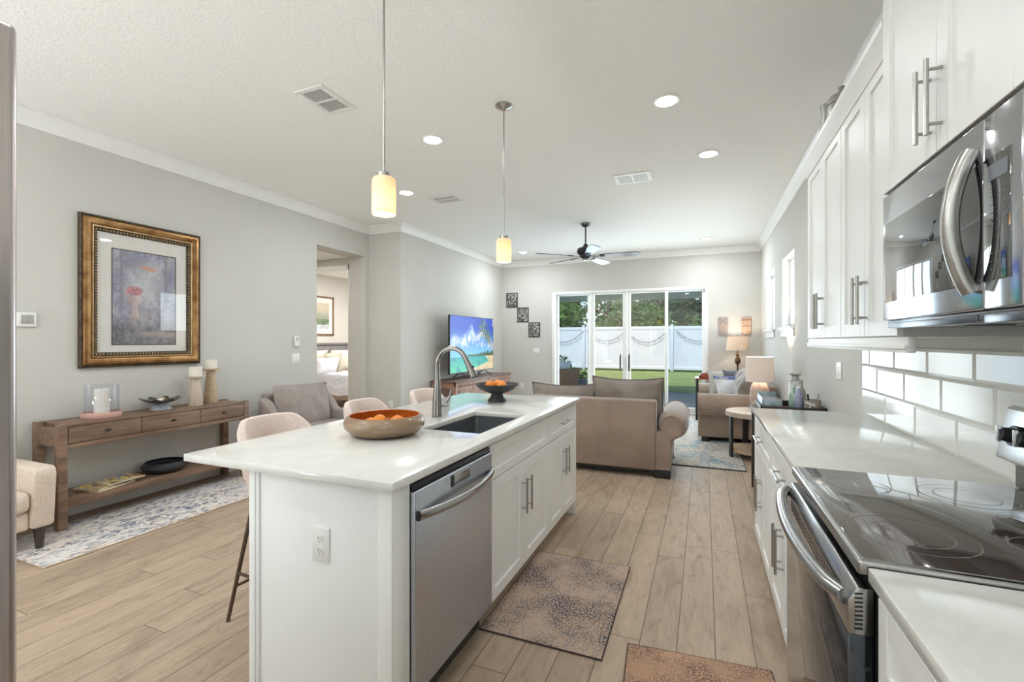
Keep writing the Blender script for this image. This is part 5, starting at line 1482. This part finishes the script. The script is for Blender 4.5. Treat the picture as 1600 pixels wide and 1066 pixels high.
# throw pillows on the right loveseat
M['pil_a'] = pm('pale_grey_pillow', srgb(188, 184, 176), srgb(170, 166, 158), 30, rough=.9, bump=.2, bscale=120)
k = N('striped_pillow'); v = k.coord(); sp = k.n('ShaderNodeSeparateXYZ'); k.l(v, sp.inputs[0])
st_ = k.math('ABSOLUTE', k.math('SUBTRACT', sp.outputs[2], .35))
nn = k.noise(v, 9, 4)
k.set(k.mix(k.ramp(nn, [(.56, (0, 0, 0)), (.64, (.55, .55, .55))]), k.mix(k.math('LESS_THAN', st_, .03), srgb(226, 228, 232), srgb(96, 108, 150)), srgb(206, 190, 182)), .9); M['pil_b'] = k.m
M['pil_c'] = pm('slate_pillow', srgb(120, 122, 130), srgb(96, 98, 108), 22, rough=.9)
for (x, y, z, w_, h_, rz, tl_, m, l_) in ((.30, 8.12, .68, .48, .44, 10, 24, 'pil_a', 'pale grey textured throw pillow leaning on the far arm of the right loveseat'), (.40, 7.72, .66, .52, .40, 24, 30, 'pil_b', 'white throw pillow with a blue stripe on the right loveseat'), (.47, 8.0, .71, .44, .42, 40, 18, 'pil_c', 'slate throw pillow tucked behind the white striped pillow')):
    b = B(); b.pillow(w_, h_, .17, 14, .06, x * 7)
    c_ = (x, y, z - h_ / 2)
    o = build('throw_pillow', b.move(tr(0, 0, h_ / 2) @ rot('Z', rz) @ rot('X', -tl_)), M[m]); o.location = c_
    tag(o, l_, 'pillow', 'throw pillows on the right loveseat')

# dark end table with red-brown tray top behind the right loveseat
t = T('end_table', 'dark slatted end table with a red-brown top beside the sliding door', 'table', (.08, 8.83, 0))
b = B()
for x in (-.135, .255):
    for y in (8.60, 9.01): b.box(x, x + .045, y, y + .045, 0, .70, .003)
b.box(-.13, .295, 8.60, 9.05, .20, .23, .003)
for z in (.26, .32, .38, .44, .50, .56): b.box(-.13, -.115, 8.64, 9.01, z, z + .045, .002); b.box(.28, .295, 8.64, 9.01, z, z + .045, .002); b.box(-.09, .26, 8.605, 8.618, z, z + .045, .002)
t.part('frame', b, M['blackmetal'])
b = B(); b.box(-.145, .31, 8.585, 9.065, .70, .722, .004); t.part('tabletop', b, M['wood_red'])
b = B(); b.prism([(-.08, .722), (.285, .722), (.285, .775), (.20, .782), (.10, .792), (.0, .785), (-.08, .772)], 'y', 8.62, 8.64); b.prism([(-.08, .722), (.285, .722), (.285, .775), (.20, .782), (.10, .792), (.0, .785), (-.08, .772)], 'y', 9.0, 9.02)
b.box(-.08, -.06, 8.62, 9.02, .722, .77, .002); b.box(.265, .285, 8.62, 9.02, .722, .772, .002); b.box(-.08, .285, 8.62, 9.02, .722, .73)
single('wooden_tray', b, M['wood_red'], 'red-brown wooden tray with arched sides on the dark end table', 'tray')

def shade(name, col, trans):
    k = N(name)
    df = k.n('ShaderNodeBsdfDiffuse'); tl = k.n('ShaderNodeBsdfTranslucent'); mx = k.n('ShaderNodeMixShader')
    df.inputs[0].default_value = col; tl.inputs[0].default_value = col; mx.inputs[0].default_value = trans
    k.l(df.outputs[0], mx.inputs[1]); k.l(tl.outputs[0], mx.inputs[2]); k.l(mx.outputs[0], k.out.inputs[0])
    return k.m
M['shade_tan'] = shade('tan_lamp_shade', srgb(232, 212, 190), .16)
M['shade_white'] = shade('white_lamp_shade', srgb(244, 234, 226), .08)
M['lampbronze'] = pm('lamp_bronze', srgb(112, 86, 64), srgb(70, 54, 42), 12, rough=.4, metal=.4)
fx, fy = .532, 8.82
t = T('floor_lamp', 'bronze floor lamp with a tan drum shade in the far right corner', 'lamp', (fx, fy, 0))
b = B(); b.lathe([(0, 0), (.13, 0), (.135, .012), (.10, .03), (.03, .05), (.016, .08), (.014, .5), (.013, .92), (.020, .955), (.044, .99), (.052, 1.02), (.048, 1.05), (.030, 1.085), (.022, 1.10), (.034, 1.125), (.036, 1.135), (.014, 1.15), (.010, 1.2), (0, 1.2)], fx, fy, 0, 28); t.part('pole', b, M['lampbronze'])
b = B(); b.lathe([(.183, 1.205), (.160, 1.438), (.158, 1.438), (.181, 1.205)], fx, fy, 0, 48); t.part('lamp_shade', b, M['shade_tan'])
b = B(); b.cyl((fx, fy, 1.2), (fx, fy, 1.45), .004, n=8); b.ball((fx, fy, 1.455), .010, n=10); b.tube([(fx - .159, fy, 1.43), (fx + .159, fy, 1.43)], .002, 6); b.tube([(fx, fy - .159, 1.43), (fx, fy + .159, 1.43)], .002, 6); t.part('finial', b, M['lampbronze'])
b = B(); b.ball((fx, fy, 1.32), .032, (1, 1, 1.2), 14); t.part('bulb', b, emit('warm_bulb', (1, .78, .52, 1), 6))
lamp('POINT', 'floor_lamp_light', (fx - t.off[0], fy - t.off[1], 1.37), LAMP_W, (1, .86, .68), size=.03, parent=t.o)

# round side table, table lamp
cx, cy = .572, 6.09
t = T('side_table', 'round side table with a pale wooden top, dark legs and lower shelf', 'table', (cx, cy, 0))
b = B(); b.lathe([(0, .485), (.325, .485), (.335, .49), (.335, .54), (.325, .546), (0, .546)], cx, cy, 0, 56); t.part('tabletop', b, pm('bleached_wood', srgb(204, 190, 176), srgb(184, 168, 152), 2, (2, 14, 14), .5, detail=6))
b = B(); b.lathe([(0, .075), (.285, .075), (.285, .112), (0, .112)], cx, cy, 0, 56); t.part('shelf', b, M['wood_lt'])
for a in (200, 290, 20, 110):
    b = B(); b.box(-.033, .033, -.012, .012, .0125, .485, .002); b.move(tr(cx + .298 * math.cos(R(a)), cy + .298 * math.sin(R(a)), 0) @ rot('Z', a + 90)); t.part('leg', b, M['blackmetal'])
lx, ly = .60, 6.12
t = T('table_lamp', 'table lamp with a white drum shade and rounded stone base on the side table', 'lamp', (lx, ly, .546))
b = B(); b.lathe([(0, 0), (.062, 0), (.072, .015), (.096, .10), (.104, .17), (.098, .25), (.080, .31), (.058, .335), (.02, .342), (.008, .35), (.008, .40), (0, .40)], lx, ly, .547, 40); t.part('base', b, pm('blush_stone', srgb(214, 190, 172), srgb(176, 158, 148), 7, (1, 1, 2), .6))
b = B(); b.lathe([(.150, .888), (.146, 1.176), (.144, 1.176), (.148, .888)], lx, ly, 0, 48); t.part('lamp_shade', b, M['shade_white'])
b = B(); b.cyl((lx, ly, .94), (lx, ly, 1.185), .004, n=8); b.ball((lx, ly, 1.19), .009, n=10); b.tube([(lx - .145, ly, 1.17), (lx + .145, ly, 1.17)], .002, 6); b.tube([(lx, ly - .145, 1.17), (lx, ly + .145, 1.17)], .002, 6); t.part('finial', b, M['nickel'])
b = B(); b.ball((lx, ly, 1.02), .03, (1, 1, 1.2), 14); t.part('bulb', b, M.setdefault('wbulb', emit('warm_bulb_small', (1, .82, .6, 1), 6)))
lamp('POINT', 'table_lamp_light', (0, 0, 1.06 - .546), LAMP_W * 3, (1, .90, .76), size=.03, parent=t.o)

# drinks console behind the counter end: table, tray, box, bottles, caddy
t = T('bar_table', 'narrow dark table behind the end of the right counter, carrying a tray', 'table', (.655, 4.62, 0))
b = B(); b.box(.40, .908, 4.33, 4.90, .735, .765, .004); t.part('tabletop', b, M['wood_dk'])
for x in (.41, .853):
    for y in (4.34, 4.845): b = B(); b.box(x, x + .045, y, y + .045, 0, .735, .003); t.part('leg', b, M['wood_dk'])
b = B(); x0, x1, y0, y1, z0, z1 = .435, .903, 4.36, 4.86, .7655, .822
b.box(x0, x1, y0, y1, z0, z0 + .012); b.box(x0, x1, y0, y0 + .014, z0, z1, .002); b.box(x0, x1, y1 - .014, y1, z0, z1, .002); b.box(x0, x0 + .014, y0, y1, z0, z1, .002); b.box(x1 - .014, x1, y0, y1, z0, z1, .002)
single('serving_tray', b, M['wood_dk'], 'dark wooden serving tray on the bar table beyond the counter', 'tray')
M['galv'] = pm('galvanised_metal', srgb(168, 184, 188), srgb(136, 148, 154), 30, rough=.35, metal=.5)
M['grit'] = pm('grey_napkins', srgb(176, 176, 180), srgb(112, 114, 122), 60, rough=.8)
t = T('metal_box', 'pale blue metal box filled with grey napkins on the serving tray', 'box', (.53, 4.62, .778))
b = B(); x0, x1, y0, y1 = .452, .60, 4.40, 4.80
b.box(x0, x1, y0, y1, .7785, .784); b.box(x0, x1, y0, y0 + .006, .7785, .865, .002); b.box(x0, x1, y1 - .006, y1, .7785, .90, .002); b.box(x0, x0 + .006, y0, y1, .7785, .885, .002); b.box(x1 - .006, x1, y0, y1, .7785, .865, .002); t.part('body', b, M['galv'])
b = B(); b.box(x0 + .008, x1 - .008, y0 + .01, y1 - .01, .784, .862, .01); t.part('napkins', b, M['grit'])
t = T('cutlery_caddy', 'grey cutlery caddy with a bow at the wall end of the serving tray', 'caddy', (.83, 4.47, .778))
b = B(); b.lathe([(0, 0), (.058, 0), (.062, .10), (.057, .10), (.054, .008), (0, .008)], .822, 4.46, .7785, 28); t.part('body', b, pm('grey_cloth', srgb(168, 160, 150), srgb(146, 138, 128), 40, rough=.8))
b = B(); b.tube([(.768, 4.42, .862), (.80, 4.398, .846), (.83, 4.396, .838)], .006, 6); b.tube([(.80, 4.398, .846), (.79, 4.394, .81)], .005, 6); t.part('ribbon', b, M['white_p'])
for dx, dy, h_, m, l_ in ((-.02, -.01, .075, 'black', 'black handled utensil standing in the cutlery caddy'), (.025, .01, .08, 'nickel', 'metal utensil standing in the cutlery caddy')):
    b = B(); b.tube([(.822 + dx * .4, 4.46 + dy, .79), (.822 + dx * 1.4, 4.46 + dy, .86), (.822 + dx * 1.8, 4.46 + dy, .88 + h_ * .6)], [.004, .006, .009], 8)
    single('utensil', b, M[m], l_, 'utensil', 'utensils in the cutlery caddy')
def bottle(x, y, r, h, m, label, mcap, kind='bottle'):
    t = T(kind, label, kind, (x, y, .778))
    b = B(); b.lathe([(0, 0), (r, 0), (r, h * .55), (r * .85, h * .66), (r * .42, h * .78), (r * .42, h * .92), (0, h * .92)], x, y, .7785, 24); t.part('body', b, m)
    b = B(); b.lathe([(r * .46, 0), (r * .46, h * .10), (0, h * .10)], x, y, .7785 + h * .915, 16); t.part('cap', b, mcap)
M['lav'] = pm('lavender_glass', srgb(168, 170, 196), srgb(140, 142, 170), 8, rough=.2)
M['mint'] = pm('mint_glass', srgb(176, 204, 186), srgb(150, 184, 166), 8, rough=.2)
bottle(.735, 4.53, .033, .20, M['lav'], 'lavender bottle on the serving tray beside the caddy', M['white_p'])
bottle(.765, 4.60, .036, .245, M['pewter'], 'grey metal cocktail shaker on the serving tray behind the bottles', M['chrome'], 'shaker')
bottle(.715, 4.66, .034, .20, M['mint'], 'mint green bottle at the back of the serving tray', M['white_p'])
t = T('glass_canister', 'tall lidded glass canister at the back of the serving tray', 'canister', (.745, 4.75, .778))
b = B(); b.lathe([(0, 0), (.04, 0), (.048, .03), (.05, .20), (.042, .225), (.038, .225), (.045, .195), (.044, .03), (0, .006)], .745, 4.75, .7785, 28); t.part('body', b, M['clear'])
b = B(); b.lathe([(.05, 0), (.05, .012), (.032, .022), (.026, .05), (.046, .058), (.046, .072), (0, .074)], .745, 4.75, 1.004, 24); t.part('lid', b, M['pewter'])

# ---------------------------------------------------------------- ceiling: cans, vents, pendants, fan
can_xy = [(-.245, 3.42, 'large recessed light in front of the wall cabinets, closest to the kitchen'), (.035, 4.53, 'recessed light second along the right side, before the ceiling vent'), (-2.097, 3.33, 'recessed light between the two pendants'), (-3.12, 4.40, 'recessed light just right of the near pendant shade'), (-3.17, 8.20, 'recessed light beside the far pendant shade'), (.038, 8.25, 'recessed light at the far right, near the back wall'),
          (-.55, .9, 'recessed light added over the range aisle, outside the picture'), (-2.6, .6, 'recessed light added over the dining side, outside the picture'), (-.25, -1.4, 'recessed light added over the entry aisle, outside the picture'), (-2.6, -1.6, 'recessed light added by the front window, outside the picture')]  # lights on this line are unseen ones added for fill
ct = None
for x, y, l_ in can_xy:
    if ct is None:
        ct = T('ceiling_light', l_, 'ceiling light', (0, 0, ZC), group='recessed ceiling lights', local=True)
        b = B(); b.lathe([(.070, -.001), (.096, -.001), (.097, -.006), (.090, -.011), (.072, -.008), (.070, -.001)], 0, 0, 0, 40); ct.part('trim_ring', b, M['white_p'])
        b = B(); b.lathe([(0, -.0065), (.0715, -.0065), (.0715, -.001), (0, -.001)], 0, 0, 0, 40); ct.part('diffuser', b, M['can'])
        o = ct.o
    else: o = dup(ct.o, label=l_)
    o.location = (x, y, ZC)
for x, y, l_ in can_xy:
    lamp('AREA', 'can_light', (x, y, ZC - .016), CAN_W * (0.27 if x > -.6 and y < 5 else 1.15 if y > 7 else 0.9), (.88, .95, 1), size=.14)
lamp('AREA', 'hall_light', (-5.45, 4.9, 2.60), 1.3, (1, .95, .88), size=.14)
lamp('AREA', 'bedroom_fill', (-5.6, 7.3, 2.73), 46.0, (1, .96, .92), size=.4)  # unseen lamp added to brighten the bedroom
for (x, y, l_) in ((-5.45, 4.9, 'hall'),):
    o = dup(ct.o, label='recessed light in the hall behind the opening'); o.location = (x, y, 2.62)
o = dup(ct.o, label='unseen recessed light added in the bedroom ceiling'); o.location = (-5.6, 7.3, 2.75)
o = dup(ct.o, label='recessed light in the porch ceiling, seen through the rightmost door pane'); o.location = (-.30, 11.1, 2.50)

def vent(x0, x1, y0, y1, label, ax, dark):
    """ceiling register, slats along ax"""
    t = T('ceiling_vent', label, 'vent', ((x0 + x1) / 2, (y0 + y1) / 2, ZC), group='ceiling air vents')
    b = B(); fr = .035; z0, z1 = ZC - .010, ZC - .0005
    b.box(x0, x1, y0, y0 + fr, z0, z1, .002); b.box(x0, x1, y1 - fr, y1, z0, z1, .002); b.box(x0, x0 + fr, y0 + fr, y1 - fr, z0, z1, .002); b.box(x1 - fr, x1, y0 + fr, y1 - fr, z0, z1, .002)
    if ax == 'x': b.box((x0 + x1) / 2 - .008, (x0 + x1) / 2 + .008, y0 + fr, y1 - fr, z0, z1)
    else: b.box(x0 + fr, x1 - fr, (y0 + y1) / 2 - .008, (y0 + y1) / 2 + .008, z0, z1)
    t.part('frame', b, M['white_p'])
    b = B(); b.box(x0 + .03, x1 - .03, y0 + .03, y1 - .03, ZC - .0025, ZC - .0008); t.part('duct', b, dark)
    b = B()
    if ax == 'y':
        n_ = int((x1 - x0 - 2 * fr) / .019)
        for i in range(n_):
            x = x0 + fr + (i + .5) * (x1 - x0 - 2 * fr) / n_
            b.prism([(x - .005, ZC - .0075), (x - .005, ZC - .0065), (x + .005, ZC - .0065), (x + .005, ZC - .0075)], 'y', y0 + fr, y1 - fr)
    else:
        n_ = int((y1 - y0 - 2 * fr) / .019)
        for i in range(n_):
            y = y0 + fr + (i + .5) * (y1 - y0 - 2 * fr) / n_
            b.prism([(y - .005, ZC - .0075), (y - .005, ZC - .0065), (y + .005, ZC - .0065), (y + .005, ZC - .0075)], 'x', x0 + fr, x1 - fr)
    t.part('louvre', b, M['white_p'])
dk = pm('duct_shadow', srgb(70, 70, 68), srgb(60, 60, 58), 20, rough=.9); gy = pm('duct_grey', srgb(186, 186, 182), srgb(176, 176, 172), 20, rough=.9)
vent(-2.565, -2.318, 2.33, 2.665, 'ceiling vent with dark louvres, left of the near pendant rod', 'y', dk)
vent(-3.0, -2.645, 4.655, 4.915, 'ceiling vent with fine grey louvres between the two pendants', 'y', gy)
vent(-.862, -.497, 4.757, 5.04, 'ceiling vent in front of the ceiling fan, toward the right', 'x', gy)

# unseen floor uplights added behind the camera to brighten the ceiling
for x, y, l_ in ((-3.9, -2.2, 'added bronze fill uplight in the dining corner, outside the picture'), (-2.3, -2.6, 'added bronze fill uplight by the entry, outside the picture')):
    t = T('fill_uplight', l_, 'lamp', (x, y, 0), group='added uplights behind the camera', local=True)
    b = B(); b.lathe([(0, 0), (.15, 0), (.15, .015), (.03, .04), (.013, .06), (.013, .32), (.05, .34), (0, .345)], 0, 0, 0, 28); t.part('pole', b, M['lampbronze'])
    b = B(); b.lathe([(.03, .342), (.12, .37), (.19, .45), (.187, .452), (.115, .376), (0, .35)], 0, 0, 0, 36); t.part('lamp_shade', b, M['lampbronze'])
    b = B(); b.ball((0, 0, .40), .028, (1, 1, 1), 14); t.part('bulb', b, M['wbulb'])
    lamp('AREA', 'fill_uplight_source', (0, 0, .46), FILL_UP_W, (.87, .94, 1), rot=(PI, 0, 0), size=.3, parent=t.o)

# pendants
k = N('pendant_glass')
tc = k.n('ShaderNodeTexCoord'); sx = k.n('ShaderNodeSeparateXYZ'); k.l(tc.outputs['Object'], sx.inputs[0])
tl = k.n('ShaderNodeBsdfTranslucent'); df = k.n('ShaderNodeBsdfDiffuse'); mx = k.n('ShaderNodeMixShader'); mx.inputs[0].default_value = .5
tl.inputs[0].default_value = srgb(250, 212, 172); df.inputs[0].default_value = srgb(250, 240, 226)
em = k.n('ShaderNodeEmission'); em.inputs[0].default_value = (1, .86, .66, 1); em.inputs[1].default_value = .03
ad = k.n('ShaderNodeAddShader')
k.l(df.outputs[0], mx.inputs[1]); k.l(tl.outputs[0], mx.inputs[2]); k.l(mx.outputs[0], ad.inputs[0]); k.l(em.outputs[0], ad.inputs[1]); k.l(ad.outputs[0], k.out.inputs[0]); M['pglass'] = k.m
def pendant(label, g):
    t = T('pendant_light', label, 'pendant light', (0, 0, ZC), group=g, local=True)
    b = B(); b.lathe([(0, -.034), (.014, -.032), (.020, -.026), (.052, -.014), (.062, -.004), (.062, -.0005), (0, -.0005)], 0, 0, 0, 32); t.part('canopy', b, M['nickel'])
    b = B(); b.cyl((0, 0, -.93), (0, 0, -.03), .0055, n=10); t.part('rod', b, M['nickel'])
    b = B(); b.lathe([(0, -.925), (.012, -.927), (.030, -.935), (.030, -.957), (0, -.957)], 0, 0, 0, 28); b.lathe([(.013, -.985), (.013, -.955), (0, -.955)], 0, 0, 0, 12); t.part('socket_cap', b, M['nickel'])
    b = B(); b.lathe([(.020, -.955), (.044, -.957), (.051, -.965), (.0525, -.99), (.0525, -1.120), (.0495, -1.120), (.0495, -.99), (.047, -.968), (.02, -.960)], 0, 0, 0, 40); t.part('glass_shade', b, M['pglass'])
    b = B(); b.ball((0, 0, -1.080), .022, (1, 1, 1.3), 14); t.part('bulb', b, emit('pendant_bulb', (1, .93, .82, 1), 20))
    lamp('POINT', 'pendant_light_source', (0, 0, -1.092), PEND_W, (1, .92, .80), size=.022, parent=t.o)
    return t
pd = pendant('pendant light nearer the camera, over the fruit bowl end of the island', 'pendant lights over the island')
pd.o.location = (-1.325, 1.70, ZC)
dup(pd.o, (-1.325, 3.047, ZC), label='pendant light over the far end of the island')

# ceiling fan
fx, fy = -1.567, 6.54
t = T('ceiling_fan', 'dark five-bladed ceiling fan hanging from a short rod in the living room', 'ceiling fan', (fx, fy, ZC), local=True)
b = B(); b.lathe([(0, -.062), (.02, -.06), (.05, -.045), (.065, -.02), (.066, -.0005), (0, -.0005)], 0, 0, 0, 32); t.part('canopy', b, M['dark_steel'])
b = B(); b.cyl((0, 0, -.34), (0, 0, -.05), .012, n=12); t.part('rod', b, M['dark_steel'])
b = B(); b.lathe([(0, -.30), (.025, -.30), (.040, -.335), (.065, -.345), (.112, -.362), (.126, -.39), (.126, -.415), (.104, -.445), (.085, -.46), (.085, -.478), (.062, -.495), (.05, -.51), (0, -.513)], 0, 0, 0, 36); t.part('motor', b, M['blackmetal'])
b = B(); b.lathe([(0, -.536), (.03, -.533), (.044, -.52), (.05, -.508), (0, -.508)], 0, 0, 0, 28); t.part('hub_cap', b, M['chrome'])
M['blade'] = pm('fan_blade', (.016, .017, .020, 1), (.022, .023, .027, 1), 3, rough=.28, coat=.15)
for i in range(5):
    a = 5 + i * 72
    bb = B(); n_ = 12; out = []
    for j in range(n_ + 1):
        s_ = j / n_; x = .20 + .56 * s_; w__ = .046 + .026 * sm(0, .6, s_); w__ *= math.sqrt(max(0.02, 1 - max(0, (s_ - .93) / .075) ** 2)) if s_ > .93 else 1
        out.append((x, w__))
    poly = [(x, w__) for x, w__ in out] + [(x, -w__) for x, w__ in reversed(out)]
    bb.prism(poly, 'z', -.004, .004)
    Mx = rot('Z', a) @ tr(0, 0, -.475) @ rot('X', -13)
    bb.move(Mx); t.part('blade', bb, M['blade'])
    bb = B(); bb.box(.08, .27, -.016, .016, -.010, -.004, .003); bb.box(.2, .27, -.035, .035, -.010, -.004, .003); bb.move(Mx); t.part('blade_arm', bb, M['blackmetal'])
